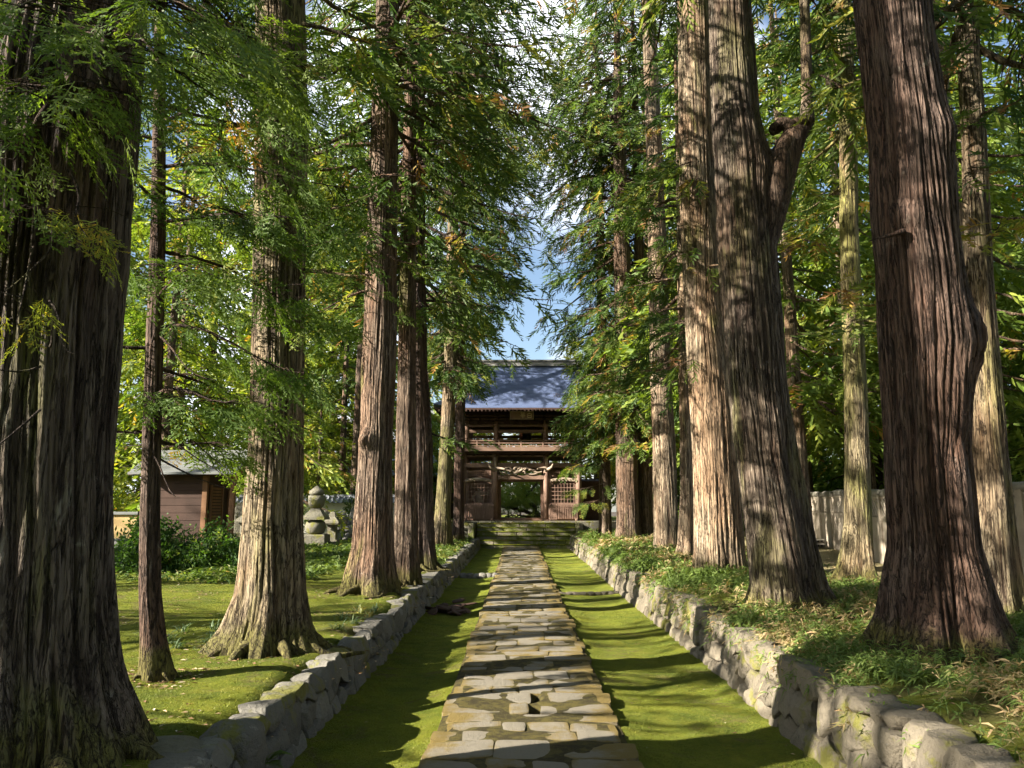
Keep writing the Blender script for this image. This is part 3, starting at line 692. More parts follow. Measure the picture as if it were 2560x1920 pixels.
t = Tree(3).trunk([(.54,-3.47,.15),(.85,-3.52,.115),(1.27,-3.58,.10),(1.92,-3.63,.092),(3.27,-3.70,.085),(4.85,-3.77,.075),(6.38,-3.87,.06),(7.45,-3.95,.05)], 11.5, 72, .05, 8, .011, 18, .25, 4)
for (z, a, L, n, bs) in [(2.2,1.2,1.1,11,.5),(2.3,2.6,.8,9,.5),(2.6,-.5,1.2,16,.4),(2.9,1.0,1.3,16,.4),(3.1,3.6,1.1,14,.4),(3.3,.1,1.6,22,.35),(3.6,-.9,1.5,22,.4),(3.8,2.4,1.2,14,.4),(4.1,.5,1.9,26,.35),(4.4,-.4,2.0,28,.35),(4.6,-1.6,1.3,18,.4),(4.8,1.3,1.5,18,.4),(5.0,.0,2.1,28,.3),(5.3,3.4,1.3,16,.4),(5.5,-.7,1.9,26,.4),(5.7,.4,2.0,26,.3),(5.9,-1.8,1.5,20,.45),(6.1,-.2,2.0,28,.45),(6.3,2.2,1.3,14,.4),(6.6,.8,1.6,20,.4),(6.8,-.9,1.7,22,.4)]:
    c, s_ = math.cos(a), math.sin(a); cx, rr = t.ax(z)
    t.limb((cx, 0, z), (cx + L*c, L*s_, z + L*t.rng.uniform(-.3, .05)), -.08, .12, .022, 'fan', int(n*1.9), .40, .36, bs, .09, .2, .5, .02)
t.crown(7, 10.6, 11.5, 1.6, 5, 'fan', 14, .4)
for q in range(7):
    a = t.rng.uniform(-1.2, .9); z = t.rng.uniform(1.6, 3.6); cx, rr = t.ax(z); t.limb((cx,0,z), (cx + math.cos(a)*.9, math.sin(a)*.9, z - t.rng.uniform(.1,.8)), .05, 0, .012, n=0)
t.make('cypress_tree', (-3.47, 7.46, .54), 'thin young reddish trunk leaning between the two big shaded cedars', 'tree', None, M['bark_red'], M['leaf_cypress'])

t = Tree(4).trunk([(.54,-2.93,.50),(.93,-2.92,.44),(1.36,-2.89,.38),(2.67,-2.9,.33),(3.57,-2.88,.31),(4.76,-2.87,.34),(5.69,-2.86,.32),(8.12,-2.87,.30),(9.13,-2.88,.29),(16,-2.9,.2)], 26, 200, .05, 12, .022, 40, .3, 5, [(-2.0, 3.35, .15, .15)])
t.crown(8.3, 24, 26, 3.7, 4.8, n=15, size=.6, base=.45)
t.limb((0,-.2,5.8), (-1.6,-.6,5.2), .0, .1, .03, n=16, base=.6); t.limb((.1,-.2,6.6), (1.5,-.6,6.0), .0, .1, .03, n=14, base=.45); t.limb((0,-.2,7.2), (-1.8,.3,6.8), .0, .1, .03, n=18, base=.6)
t.make('cedar_tree', (-2.93, 14.92, .54), 'sunlit reddish cedar with a pale round burl on its trunk at head height', 'tree', AV, M['bark'], M['leaf'])
t = Tree(5).trunk([(.56,-2.50,.30),(1.4,-2.50,.25),(5,-2.55,.2),(10,-2.6,.16)], 20, 110, .07, 8, .016, 28, .2, 5)
t.crown(6, 18, 20, 2.4, 4.0, n=12, size=.6)
t.make('cedar_tree', (-2.50, 16.56, .56), 'narrow cedar pressed close behind the cedar with the pale burl', 'tree', AV, M['bark'], M['leaf'])
t = Tree(6).trunk([(.6,-2.60,.42),(1.1,-2.62,.37),(2.0,-2.65,.34),(3.72,-2.67,.32),(5.69,-2.79,.27),(9.56,-2.92,.26),(14,-2.92,.18)], 26, 150, .08, 12, .02, 38, .2, 5)
t.crown(6.6, 24, 26, 3.6, 4.6, n=14, size=.62)
t.limb((0,-.2,3.5), (1.5,.3,3.3), 0, .2, .03, n=9); t.limb((0,0,7.0), (2.0,.4,7.2), .05, .1, .04, n=14)
for (x_, y_, z) in ((3.0,-.5,11.6),(3.6,.2,12.6),(3.4,-.3,13.6),(3.9,.3,14.6),(3.5,-.6,15.6),(4.0,0,16.6),(4.4,.6,13.2),(4.7,-.2,14.2),(4.9,.3,15.2),(4.6,-.5,16.0),(4.2,.8,17.4),(3.2,-1,14.9)): t.limb((0,0,z), (x_, y_, z-.5), -.03, .15, .04, n=24, base=.42, hang=.7, size=.62)
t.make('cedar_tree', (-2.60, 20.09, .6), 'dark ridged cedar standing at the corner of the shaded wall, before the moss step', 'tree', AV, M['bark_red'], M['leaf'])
t = Tree(7).trunk([(.62,-3.18,.43),(1.1,-3.14,.37),(1.98,-3.11,.31),(4.62,-3.01,.27),(7.65,-2.9,.28),(13.59,-2.86,.24),(16.7,-2.85,.2)], 27, 110, .1, 14, .016, 34, .25, 5)
t.crown(6.8, 9.3, 40, 1.4, 4.8, n=11, size=.6, base=.4, hang=.6); t.crown(9.3, 16, 60, 2.4, 4.2, n=9, size=.62, base=.38, hang=.6); t.crown(16, 25, 27, 4.6, 4.8, n=16, size=.66, base=.36, hang=.6)
for (p1, z, n, bs) in [((2.3,-.4),7.7,12,.4),((1.5,-.6),6.9,11,.5),((2.9,.0),10.8,14,.4),((4.0,-.4),17.2,22,.4),((4.4,.2),18.6,24,.4),((4.2,-.2),20,24,.4)]:
    t.limb((0,0,z), (p1[0], p1[1], z-.4), -.02, .15, .04, n=n, base=bs, hang=.7, dead=.1, size=.6)
t.make('cedar_tree', (-3.18, 30.9, .62), 'slim cedar with a mossy sunlit base just before the gate steps on the shaded side', 'tree', AV, M['bark_moss'], M['leaf'])
t = Tree(8).trunk([(.64,-2.75,.30),(1.4,-2.74,.24),(6,-2.72,.22),(14,-2.7,.16)], 24, 90, .1, 12, .014, 30, .2, 5)
t.crown(7.6, 9.5, 40, 1.3, 4.8, n=11, size=.6, base=.4, hang=.6); t.crown(9.5, 16, 60, 2.1, 4.2, n=9, size=.62, base=.38, hang=.6); t.crown(16, 23, 24, 4.6, 4.8, n=15, size=.66, base=.36, hang=.6)
for (p1, z, n) in [((2.3,.2),12,14),((3.6,-.2),18.0,18)]:
    t.limb((0,0,z), (p1[0], p1[1], z-.7), -.02, .1, .04, n=n, hang=.7, dead=.1, size=.6)
t.make('cedar_tree', (-2.75, 34.1, .64), 'dark narrow cedar closest to the gate, directly behind the slim mossy one', 'tree', AV, M['bark_red'], M['leaf'])

t = Tree(11).trunk([(.66,4.05,.66),(1.01,4.07,.54),(1.68,4.08,.415),(2.61,4.09,.405),(3.34,4.14,.43),(3.73,4.17,.45),(5.0,4.16,.43),(6.06,4.20,.42),(6.89,4.16,.39),(7.74,4.14,.385),(12,4.1,.3)], 26, 300, .03, 9, .036, 36, .3, 6, [(-.5, 3.75, .3, .10), (-2.2, 5.05, .13, .06), (-.9, 6.0, .16, .05)])
t.limb((-.2,-.38,4.2), (-.62,-.5,4.05), 0, 0, .035, n=0)
t.crown(10.5, 24, 26, 3.0, 3.2, n=11, size=.7)
t.make('cedar_tree', (4.05, 7.94, .66), 'massive dark shaggy cedar among bamboo grass, bulging on one side', 'tree', AV, M['bark_red'], M['leaf'])
t = Tree(12).trunk([(.66,3.67,.60),(1.0,3.62,0.497),(1.54,3.56,0.460),(2.83,3.42,0.428),(3.83,3.34,0.414),(4.72,3.32,0.419),(6.14,3.29,0.414),(7.24,3.28,0.396),(8.0,3.22,0.354),(9.95,3.23,0.331),(14,3.2,0.258)], 25, 280, .035, 11, .032, 38, .12, 5, [(-.2, 7.0, .3, .12)])
root = t.make('cedar_tree', (3.67, 10.99, .66), 'leaning cedar with a broken elbow limb that carries a thin upright shoot', 'tree', AV, M['bark_lean'], M['leaf'])
b = MB()
b.tube([(-.28,-.02,4.9),(-.10,-.08,5.6),(.05,-.12,6.1),(.22,-.12,6.6),(.40,-.12,6.95),(.56,-.1,7.08)], [.22,.26,.26,.23,.18,.14], 14, .3)
rg = np.random.default_rng(3)
for q in range(9): boulder(b, (.15 + q*.05, -.12 + rg.normal()*.05, 7.12 + rg.uniform(-.06,.14) - .01*q), (.11,.10,.09), rg, 5, 2.5, 5, .25, .4, .5)
b.tube([(.50,-.1,7.08),(.60,-.1,7.18),(.62,-.1,7.5),(.66,-.1,8.4),(.70,-.1,9.6),(.70,-.1,11.5)], [.14,.12,.085,.08,.072,.05], 12, .6)
b.build('limb', M['bark_lean'], root)
t2 = Tree(112); t2.axis = (np.array([0, 25.]), np.array([-.45, -.5]), np.array([.35, .1])); t2.z0 = 0
t2.crown(11.5, 23, 25, 3.0, 3.2, n=11, size=.7)
t2.limb((.7,-.1,8.0), (1.5,-.5,7.3), 0, .2, .02, n=12, base=.65, hang=.8); t2.limb((.7,-.1,9.4), (1.3,.4,9.1), 0, .2, .02, n=8, base=.5)
n0 = t2.l.n; t2.l.v += t2.w.v; t2.l.r += t2.w.r; t2.l.f += [(f + n0, 1, k_) for f, m_, k_ in t2.w.f]
t2.l.build('crown', [M['leaf'], M['bark_lean']], root)
t = Tree(13).trunk([(.70,4.02,.53),(1.2,4.02,.49),(2.24,4.02,.475),(3.2,4.00,.46),(4.68,3.97,.45),(5.99,3.93,.42),(8.07,3.88,.40),(10.81,3.90,.37),(13.68,3.94,.36),(18,3.95,.28)], 27, 210, .05, 14, .024, 44, .12, 6, [(-1.6, 6.2, .2, .04)])
t.crown(13.5, 25, 27, 3.0, 3.6, n=12, size=.66)
for (p1, z, n, bs) in [((-1.0,-.6),8.9,12,.45),((-.4,-1.0),8.5,10,.6),((-1.2,-.3),7.0,12,.5),((.3,-.9),6.6,9,.6),((-.9,-.2),4.6,8,.5)]:
    t.limb((-.2,-.2,z), (p1[0], p1[1], z-.3), -.05, .2, .025, n=n, base=bs, hang=.6, dead=.1, size=.5)
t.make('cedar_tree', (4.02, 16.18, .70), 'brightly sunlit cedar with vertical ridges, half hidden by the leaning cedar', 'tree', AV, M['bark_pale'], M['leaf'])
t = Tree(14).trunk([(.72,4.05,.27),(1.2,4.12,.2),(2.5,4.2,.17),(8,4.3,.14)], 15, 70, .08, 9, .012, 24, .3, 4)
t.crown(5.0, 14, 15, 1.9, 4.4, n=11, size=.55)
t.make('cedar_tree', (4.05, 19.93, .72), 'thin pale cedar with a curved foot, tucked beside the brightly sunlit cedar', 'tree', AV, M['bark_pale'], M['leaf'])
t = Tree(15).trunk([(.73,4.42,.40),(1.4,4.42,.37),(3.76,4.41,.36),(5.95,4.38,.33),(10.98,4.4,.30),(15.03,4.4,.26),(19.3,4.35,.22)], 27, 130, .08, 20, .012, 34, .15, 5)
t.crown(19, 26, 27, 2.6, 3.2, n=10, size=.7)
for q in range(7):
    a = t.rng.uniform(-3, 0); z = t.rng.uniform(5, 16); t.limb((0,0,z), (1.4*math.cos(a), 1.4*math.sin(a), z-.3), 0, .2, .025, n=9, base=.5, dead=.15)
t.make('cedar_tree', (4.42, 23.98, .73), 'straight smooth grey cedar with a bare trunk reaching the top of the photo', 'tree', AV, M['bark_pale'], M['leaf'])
for i, (x, y, r, z0, sd_, L, lab) in enumerate([(4.93,31.1,.27,4.2,16,3.4,'slender dark cedar behind the bare grey cedar'), (4.15,30.7,.42,4.4,17,4.2,'thick cedar cluster trunk near the gate on the sunlit bank'), (3.56,33.4,.25,3.6,18,4.3,'cedar nearest the gate on the sunlit bank, its low branch hiding the gate corner')]):
    t = Tree(sd_).trunk([(.78,x,r*1.25),(1.4,x+.02,r*1.05),(4,x+.03,r),(10,x+.05,r*.85),(18,x+.05,r*.6)], 25 + i, 110, .09, 16, .018, 34, .2, 5)
    t.crown(z0, 8.8, 40, 1.7, 4.4, n=13, size=.6, base=.4, hang=.6, dead=.1); t.crown(8.8, 16, 60, 2.3, 4.2, n=9, size=.62, base=.38, hang=.6, dead=.1); t.crown(16, 24, 25 + i, L + .6, 4.6, n=15, size=.66, base=.36, hang=.6, dead=.1)
    if i == 1:
        for (p1, z) in (((-3.4,.2),17.6),((-3.8,-.4),18.8),((-4.0,.5),19.8),((-3.7,-.2),20.8),((-4.1,.3),21.8)): t.limb((0,0,z), (p1[0], p1[1], z-.5), -.02, .1, .04, n=24, hang=.7, dead=.12)
    if i == 2:
        for (p1, z, n, bs) in [((-1.7,-1.2),3.3,26,.55),((-1.9,-.8),4.3,28,.5),((-1.6,-.9),5.3,24,.5),((-1.3,-1.3),2.4,18,.55),((-1.9,-.4),6.6,22,.45),((-.9,-1.4),1.8,14,.5)]:
            t.limb((0,0,z), (p1[0], p1[1], z-.35), -.02, .1, .03, 'fan', int(n*1.2), .5, .3, bs, hang=.5, dead=.02, t0=.15)
        for (p1, z, n) in [((-2.5,.2),12.6,14),((-3.4,.4),17.5,18),((-3.6,.1),19.5,20),((-4.2,-.3),20.6,24),((-4.4,.3),21.8,24),((-3.9,-.6),22.8,24)]:
            t.limb((0,0,z), (p1[0], p1[1], z-.4), -.02, .1, .04, n=n, hang=.7, dead=.15)
    t.make('cedar_tree', (x, y, .78), lab, 'tree', AV, M['bark'], M['leaf'])

BK = 'cedars on the bank behind the avenue'
t = Tree(21).trunk([(.72,5.79,.36),(1.0,5.82,.29),(1.4,5.86,.25),(1.81,5.9,.225),(4.3,6.02,.19),(7.2,6.1,.16),(9.05,6.22,.155),(11.99,6.34,.14)], 20, 120, .05, 10, .012, 30, .35, 5)
for q in range(10):
    a = t.rng.uniform(0, 6.3); z = t.rng.uniform(3.6, 8.5); cx, _ = t.ax(z); t.limb((cx,0,z), (cx+1.3*math.cos(a), 1.3*math.sin(a), z-.2), 0, .25, .025, n=11, base=t.rng.choice([.4,.55,.8]), dead=.12, size=.5)
t.crown(8.5, 19, 20, 2.2, 4, n=12, size=.6)
t.make('cedar_tree', (5.79, 13.85, .72), 'yellow-green mossy sunlit trunk with a flared foot, standing before the lattice fence', 'tree', BK, M['bark_green'], M['leaf'])
t = Tree(22).trunk([(.72,5.64,.27),(1.07,5.63,.22),(2.16,5.67,.19),(3.3,5.71,.18),(4.96,5.76,.16),(6.85,5.88,.145),(8.85,5.96,.135)], 18, 120, .05, 9, .012, 30, .3, 5)
for q in range(9):
    a = t.rng.uniform(0, 6.3); z = t.rng.uniform(4.2, 7.2); cx, _ = t.ax(z); t.limb((cx,0,z), (cx+1.2*math.cos(a), 1.2*math.sin(a), z-.1), 0, .25, .025, n=10, base=t.rng.choice([.4,.55,.8]), dead=.12, size=.42)
t.crown(7.2, 17, 18, 2.0, 4, n=11, size=.6)
t.make('cedar_tree', (5.64, 9.5, .72), 'slim cedar standing just behind the massive shaggy cedar, against the lattice fence', 'tree', BK, M['bark_moss'], M['leaf'])

# ------------------------------------------------------------------ wood behind: a few prototypes, then copies
def proto(seed, z0, H, L, r, bmat, lmat, base, per_m=4., n=12, size=.85, dead=.05, kind='coarse', hang=.45):
    t = Tree(seed).trunk([(0,0,r*1.3),(.6,0,r*1.05),(6,.05,r*.85),(14,.1,r*.55)], H, 40, .3, 30, .02, 20, .15, 4)
    t.crown(z0, H-.6, H, L, per_m, kind, n, size, base, dead, .7, hang, None, .05, False)
    return t.make('cedar_tree', (0, 0, 0), None, 'tree', None, bmat, lmat)
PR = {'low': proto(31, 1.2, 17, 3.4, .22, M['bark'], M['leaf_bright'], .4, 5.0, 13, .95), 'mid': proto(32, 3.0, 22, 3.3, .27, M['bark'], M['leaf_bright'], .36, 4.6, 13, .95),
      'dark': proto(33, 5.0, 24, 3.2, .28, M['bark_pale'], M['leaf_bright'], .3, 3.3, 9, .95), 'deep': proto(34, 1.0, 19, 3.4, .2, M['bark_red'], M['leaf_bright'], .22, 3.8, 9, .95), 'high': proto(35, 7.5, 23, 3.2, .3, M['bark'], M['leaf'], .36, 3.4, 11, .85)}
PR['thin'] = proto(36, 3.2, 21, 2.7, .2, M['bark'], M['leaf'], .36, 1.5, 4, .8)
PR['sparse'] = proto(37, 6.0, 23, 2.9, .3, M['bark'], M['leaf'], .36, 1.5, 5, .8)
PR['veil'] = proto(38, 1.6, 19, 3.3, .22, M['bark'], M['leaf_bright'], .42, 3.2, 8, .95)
used = {}
def plant(kind, x, y, z, sc, rz, label, group):
    src = PR[kind]
    if kind not in used: used[kind] = 1; o = src; o.location = (x, y, z); o.scale = (sc, sc, sc); o.rotation_euler = (0, 0, rz); tag(o, label, None, group); return o
    return copy_tree(src, (x, y, z), rz, sc, label, group)
rg = random.Random(4)
LG, RG, OG = 'sunny conifers behind the temple garden', 'dark forest cedars beyond the lattice fence', 'cedars around the viewer'
LL = ['bright yellow-green conifer %s' % s for s in ('above the shed roof', 'beyond the ochre wall', 'behind the stone pagoda', 'between the shed and the white wall', 'rising behind the half sunlit cedar', 'seen past the thin leaning trunk', 'farthest off over the hall roof', 'beside the pale hall roof', 'showing in the gap after the burl cedar', 'at the back corner of the garden', 'over the ridge of the dark shed', 'far behind the ochre wall', 'filling the gap beside the nearest trunk', 'standing left of the slim gate cedar', 'behind the row of grave steles', 'tallest over the garden wall', 'low before the hall roof', 'low beside the slim gate cedar')]
for i, (x, y, kd, sc) in enumerate([(-9.8,31.5,'veil',.82),(-14.5,31,'veil',.95),(-20.5,29.5,'veil',1.0),(-25,33,'veil',1.1),(-12.5,38.5,'veil',1.05),(-17.5,39,'veil',1.15),(-23,41,'veil',1.2),(-30,38,'veil',1.3),(-9,49,'mid',1.2),(-27,47,'mid',1.35),(-20,49,'mid',1.35),(-36,44,'mid',1.4),(-15.8,24.6,'veil',.42),(-14,47,'mid',1.2),(-13,52,'mid',1.4),(-10,43,'veil',.9),(-9.6,36.6,'veil',.42),(-6.8,42.5,'veil',.4)]):
    plant(kd, x, y, .5, sc, rg.uniform(0, 6.28), LL[i], LG)
RL = ['%s forest cedar %s' % (a, b_) for a in ('shaded', 'dark green', 'distant') for b_ in ('beyond the concrete fence cap', 'seen over the far fence panels', 'behind the yellow-green mossy trunk', 'showing between the leaning cedar and its limb', 'deep behind the massive shaggy cedar', 'past the slim cedar by the fence', 'in the gap beside the bare grey cedar', 'low over the drain blocks', 'at the far end of the fence')] + ['last dim forest cedar behind all the others']
for i, (x, y, kd, sc) in enumerate([(12.2,28.5,'dark',1.),(13.8,31,'dark',1.05),(13.0,35.5,'dark',1.1),(16.5,30,'dark',1.),(19,33,'deep',1.15),(14,24,'dark',.9),(17.5,25,'deep',1.),(21,26,'deep',1.1),(24,31,'deep',1.2),(11.5,19.5,'dark',.9),(16,20,'deep',.9),(22,20,'deep',1.1),(8.5,34,'dark',1.),(10.0,41,'deep',1.2),(15,42,'deep',1.2),(22,42,'deep',1.3),(30,38,'deep',1.3),(7.0,40.5,'dark',1.1),(6.6,27,'dark',.95),(8.8,24.5,'dark',.9),(28,27,'deep',1.2),(17,37,'deep',1.),(23,38,'deep',1.1),(27,45,'deep',1.3),(19,49,'deep',1.3),(35,47,'deep',1.4),(12,48,'deep',1.2),(33,33,'deep',1.2)]):
    plant(kd, x, y, .8, sc, rg.uniform(0, 6.28), RL[i], RG)
for i, (x, y, kd, sc) in enumerate([(-4.6,62,'dark',.72),(-8,66,'dark',.85),(9,64,'mid',.85),(12,58,'low',.95)]):
    plant(kd, x, y, 1.3, sc, rg.uniform(0, 6.28), ['rounded dark tree top just left of the gate roof ridge', 'farther dark tree behind the gate roof', 'yellow-green conifer behind the right end of the gate roof', 'low bright conifer behind the gate, far right'][i], 'trees behind the gate')
for i, (x, y, kd, sc) in enumerate([(-3.0,0.6,'sparse',1.),(-3.0,-5,'sparse',1.),(-9,2.5,'thin',.8),(-12,7.5,'thin',.85),(-13,-2,'sparse',1.),(-18,5.4,'thin',.95),(-20,11,'thin',1.),(-24,-5,'thin',1.1),(-27,2.4,'thin',1.1),(4.0,1,'sparse',1.),(4.2,-5,'high',1.),(9,3.5,'dark',.9),(-25,14,'thin',1.),(-31,10,'thin',1.15),(-31,18,'thin',1.1),(-36,4,'thin',1.3),(-38,13,'thin',1.2),(-8,-3.5,'thin',.9),(8,-4,'mid',1.),(-17,-8,'sparse',1.),(-33,-7,'thin',1.2),(0,-16,'low',1.1),(-7,-14,'low',1.1),(8,-14,'low',1.1)]):
    plant(kd, x, y, .5, sc, rg.uniform(0, 6.28), 'tall cedar %s' % ['by the path just behind the viewer', 'by the path well behind the viewer', 'on the lawn closest to the nearest trunk, out of view', 'at the edge of the lawn outside the photo', 'behind the viewer over the lawn', 'far out on the lawn, outside the photo', 'on the lawn just outside the photo', 'farthest behind the viewer over the lawn', 'at the far side of the lawn outside the photo', 'on the bank beside the viewer', 'on the bank behind the viewer', 'behind the fence beside the viewer', 'at the lawn edge behind others, outside the photo', 'in the second line outside the photo', 'in the second line farther along, outside the photo', 'in the third line outside the photo', 'in the third line farther along, outside the photo', 'close behind the viewer on the lawn', 'behind the viewer beyond the bank', 'deep behind the viewer on the lawn', 'in the third line behind the viewer', 'across the path behind the viewer', 'left of the path end behind the viewer', 'right of the path end behind the viewer'][i], OG)
t = Tree(71).trunk([(0,0,.3),(2,0,.24),(12,.1,.16)], 22, 30, .3, 30, .015, 16, .15, 4); t.crown(11.6, 18, 22, 2.5, 4, n=9, size=.7, drop=0., hang=.25)  # added tree, its crown band shaped to shade the gate roof
t.make('cedar_tree', (-8.2, 38.2, .5), 'tall high-crowned cedar off the gate corner, added to shade the gate roof', 'tree', LG, M['bark'], M['leaf'])
# the yellow-green broad tree behind the gate
t = Tree(41).trunk([(0,0,.3),(2,0,.25),(8,.2,.18)], 14.5, 24, .4, 20, .01, 12, .1, 4)
for q in range(70):
    a = t.rng.uniform(0, 6.28); z = t.rng.uniform(3, 13.5); L = 3.6*math.sqrt(max(.05, 1-((z-8)/6.4)**2))*t.rng.uniform(.6, 1.05)
    t.limb((0,0,z-.8), (L*math.cos(a), L*math.sin(a), z), 0, .1, .04, 'leaf', 16, .75, .35, .4, .14, .3, .2, 0, 0, False)
t.make('broadleaf_tree', (5.6, 57, 1.3), 'glowing yellow-green broadleaf tree behind the right end of the gate roof', 'tree', None, M['bark'], M['gold'])

# ------------------------------------------------------------------ the two-storey gate
GX, GY, GZ = 0.0, 41.0, 1.45
rng = np.random.default_rng(90)
b = MB()                                                   # stone platform with joints
for sgn, xa, xb in ((-1, -6.2, -2.28), (1, 2.75, 6.4)):
    for row in range(3):
        x = xa
        while x < xb - .05:
            w = min(rng.uniform(.5, .95), xb - x); w = xb - x if xb - x - w < .3 else w
            b.box((x + w/2, 40.25 + rng.uniform(-.02,.02), .12 + .43*row + .2), (w - .015, .5, .42), rng.random(), 0, 0, .03); x += w
x = -6.2
while x < 6.4:
    w = rng.uniform(.8, 1.3); b.box((x + w/2, 40.30, 1.405), (w - .012, .62, .10), rng.random(), 0, 0, .02); x += w
b.box((.1, 42.9, .71), (12.4, 4.7, 1.45), .4, 1)
tag(b.build('stone_platform', [M['stone_grey'], M['ochre']]), 'stone platform of cut blocks that carries the temple gate', 'platform')
b = MB()
for q in range(6):                                        # worn mossy steps; lighter moss slabs on top paint the sky-lit edges
    y0 = 38.25 + q*.32; x = -2.24; zt = .15 + (q+1)*.2
    while x < 2.70:
        w = min(rng.uniform(.7, 1.5), 2.72 - x); w = 2.72 - x if 2.72 - x - w < .4 else w
        b.box((x + w/2, y0 + .9, zt - .2 + rng.uniform(-.012,.012)), (w - .012, 1.8, .4), rng.random(), 0, rng.uniform(-.008,.008), .03); b.box((x + w/2, y0 + .87, zt - .015), (w - .004, 1.8, .05), rng.random(), 1, rng.uniform(-.006,.006), .015); x += w
for sx in (-2.45, 2.92): b.box((sx, 39.3, .7), (.32, 1.9, 1.3), .2, 0, 0, .05)
tag(b.build('stone_stairs', [M['stone_step'], M['moss_l']]), 'six worn mossy stone steps rising to the gate platform', 'stairs')

gate = empty('temple_gate', (GX, GY, GZ), 'two-storey dark timber temple gate with a blue-grey roof at the end of the path', 'gate')
def part(name, mb, mat, parent=gate, label=None):
    o = mb.build(name, mat, parent)
    if label: o['label'] = label
    return o
XP = (-3.05, -1.37, 1.34, 3.05)
for yy in (0, 1.8, 3.6):
    for x in XP:
        if yy == 1.8 and abs(x) < 2: continue
        b = MB(); b.lathe([(.15,.0),(.15,3.9)], (x, yy, .06), 20, .3); b.lathe([(.26,0),(.24,.05),(.18,.08)], (x, yy, 0), 20, .9); part('pillar', b, M['wood'])
b = MB()
for yy in (0, 3.6):
    b.box((0, yy, 2.90), (6.5, .2, .24), .3, 0, 0, .01); b.box((0, yy, 3.40), (6.8, .22, .09), .3, 0, 0, .01)
    b.box((0, yy - .01, 2.27), (2.45, .18, .24), .2, 0, 0, .01)
for x in XP: b.box((x, 1.8, 2.95), (.2, 3.5, .22), .3, 0, 0, .01)
b.box((0, 0, 3.62), (6.9, .24, .22), .5, 0, 0, .01)
part('tie_beam', b, M['wood_h'])
b = MB()                                                   # inner doorway
for x in (-1.14, 1.12): b.box((x, .62, 1.1), (.14, .2, 2.2), .4)
b.box((0, .62, 2.16), (2.6, .22, .2), .6); b.box((0, .62, .08), (2.3, .16, .14), .3)
b.box((-1.14, 1.6, 1.1), (.06, 1.7, 2.15), .8); b.box((1.12, 1.6, 1.1), (.06, 1.7, 2.15), .8)
part('door_frame', b, M['wood'])
b = MB()                                                   # carved dragon frieze
rg2 = np.random.default_rng(17)
for q in range(26):
    cx = rg2.uniform(-1.05, 1.0); cz = 2.62 + rg2.uniform(-.12, .16); r0 = rg2.uniform(.06, .17); a0 = rg2.uniform(0, 6.28)
    th = np.linspace(0, rg2.uniform(2.5, 5.5), 12)*rg2.choice([-1, 1]); rr = r0*np.linspace(1, .35, 12)
    b.tube(np.stack([cx + rr*np.cos(a0+th)*1.7, -.16 - .05*np.sin(th), cz + rr*np.sin(a0+th)*.8], 1), np.linspace(.045, .02, 12), 6, rg2.random())
xx = np.linspace(-1.1, 1.1, 40); b.tube(np.stack([xx, -.15 - .04*np.cos(xx*6), 2.62 + .11*np.sin(xx*5.2)], 1), .04 + .02*np.cos(xx*1.5), 8, .2)
b.tube(np.stack([xx, xx*0 - .12, 2.46 + .05*np.cos(xx*5.5)], 1), .045, 6, .3)
for sx in (-1, 1):
    b.tube([(sx*1.3, -.1, 2.62), (sx*1.5, -.35, 2.70), (sx*1.62, -.45, 2.78), (sx*1.68, -.42, 2.95)], [.09,.085,.07,.03], 8, .2)
    b.tube([(sx*1.3, -.16, 2.75), (sx*1.05, -.42, 2.72), (sx*.85, -.5, 2.68)], [.08,.06,.03], 8, .2)
    b.box((sx*1.355, -.16, 3.05), (.14, .14, .55), .1, 0, 0, .02)
    xs_ = np.linspace(1.55, 2.95, 20)
    b.tube(np.stack([sx*xs_, xs_*0 - .08, 2.06 + .11*np.sin((xs_-1.55)/1.4*math.pi)], 1), .095, 8, .35)
    for q in range(7): th = np.linspace(0, 4.5, 9); b.tube(np.stack([sx*(1.7+q*.18) + .07*np.cos(th), xs_[:9]*0 - .17, 2.12 + .05*np.sin(th)], 1), .02, 5, rg2.random())
part('carved_frieze', b, M['carving'])
for sx in (-1, 1):                                        # guardian bays: back board, lattice
    b = MB(); b.box((sx*2.2, 1.15, 1.35), (1.45, .06, 2.7), .2); b.box((sx*1.47, .6, 1.3), (.05, 1.0, 2.6), .8); b.box((sx*2.93, .6, 1.3), (.05, 1.0, 2.6), .8); part('bay_wall', b, M['wood'])
    b = MB()
    for q in range(8): b.box((sx*(1.62 + q*.165), -.02, 1.42), (.03, .03, 1.15), .1)
    for q in range(6): b.box((sx*2.2, -.035, .92 + q*.2), (1.36, .025, .03), .1)
    for q in range(12): b.box((sx*(1.58 + q*.112), -.02, 2.47), (.022, .025, .34), .1)
    for q in range(3): b.box((sx*2.2, -.035, 2.36 + q*.12), (1.36, .02, .022), .1)
    for xq in (1.54, 2.86): b.box((sx*xq, -.02, 1.35), (.06, .07, 2.6), .2)
    part('lattice', b, M['wood'])
    b = MB(); b.box((sx*2.2, -.06, .45), (1.36, .05, .9), .5); part('sill_board', b, M['wood'])
b = MB()                                                   # lower bracket zone and balcony
rb = np.random.default_rng(2)
b.box((0, 1.8, 3.62), (5.9, 3.2, .5), .9, 1)
for x in np.linspace(-3.1, 3.1, 11):
    for lv in range(3): b.box((x, -.15 - .22*lv, 3.42 + .13*lv), (.16 + .26*lv, .5, .09), .4, 1)
b.box((0, -.72, 3.66), (6.9, .12, .1), .2, 1); b.box((0, -.42, 3.53), (6.7, .1, .09), .2, 1)
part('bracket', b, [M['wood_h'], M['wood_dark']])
b = MB(); b.box((0, 1.8, 3.765), (7.2, 5.3, .09), .3); b.box((0, -.84, 3.70), (7.25, .07, .2), .1)
part('balcony_floor', b, M['wood_h'])
b = MB()
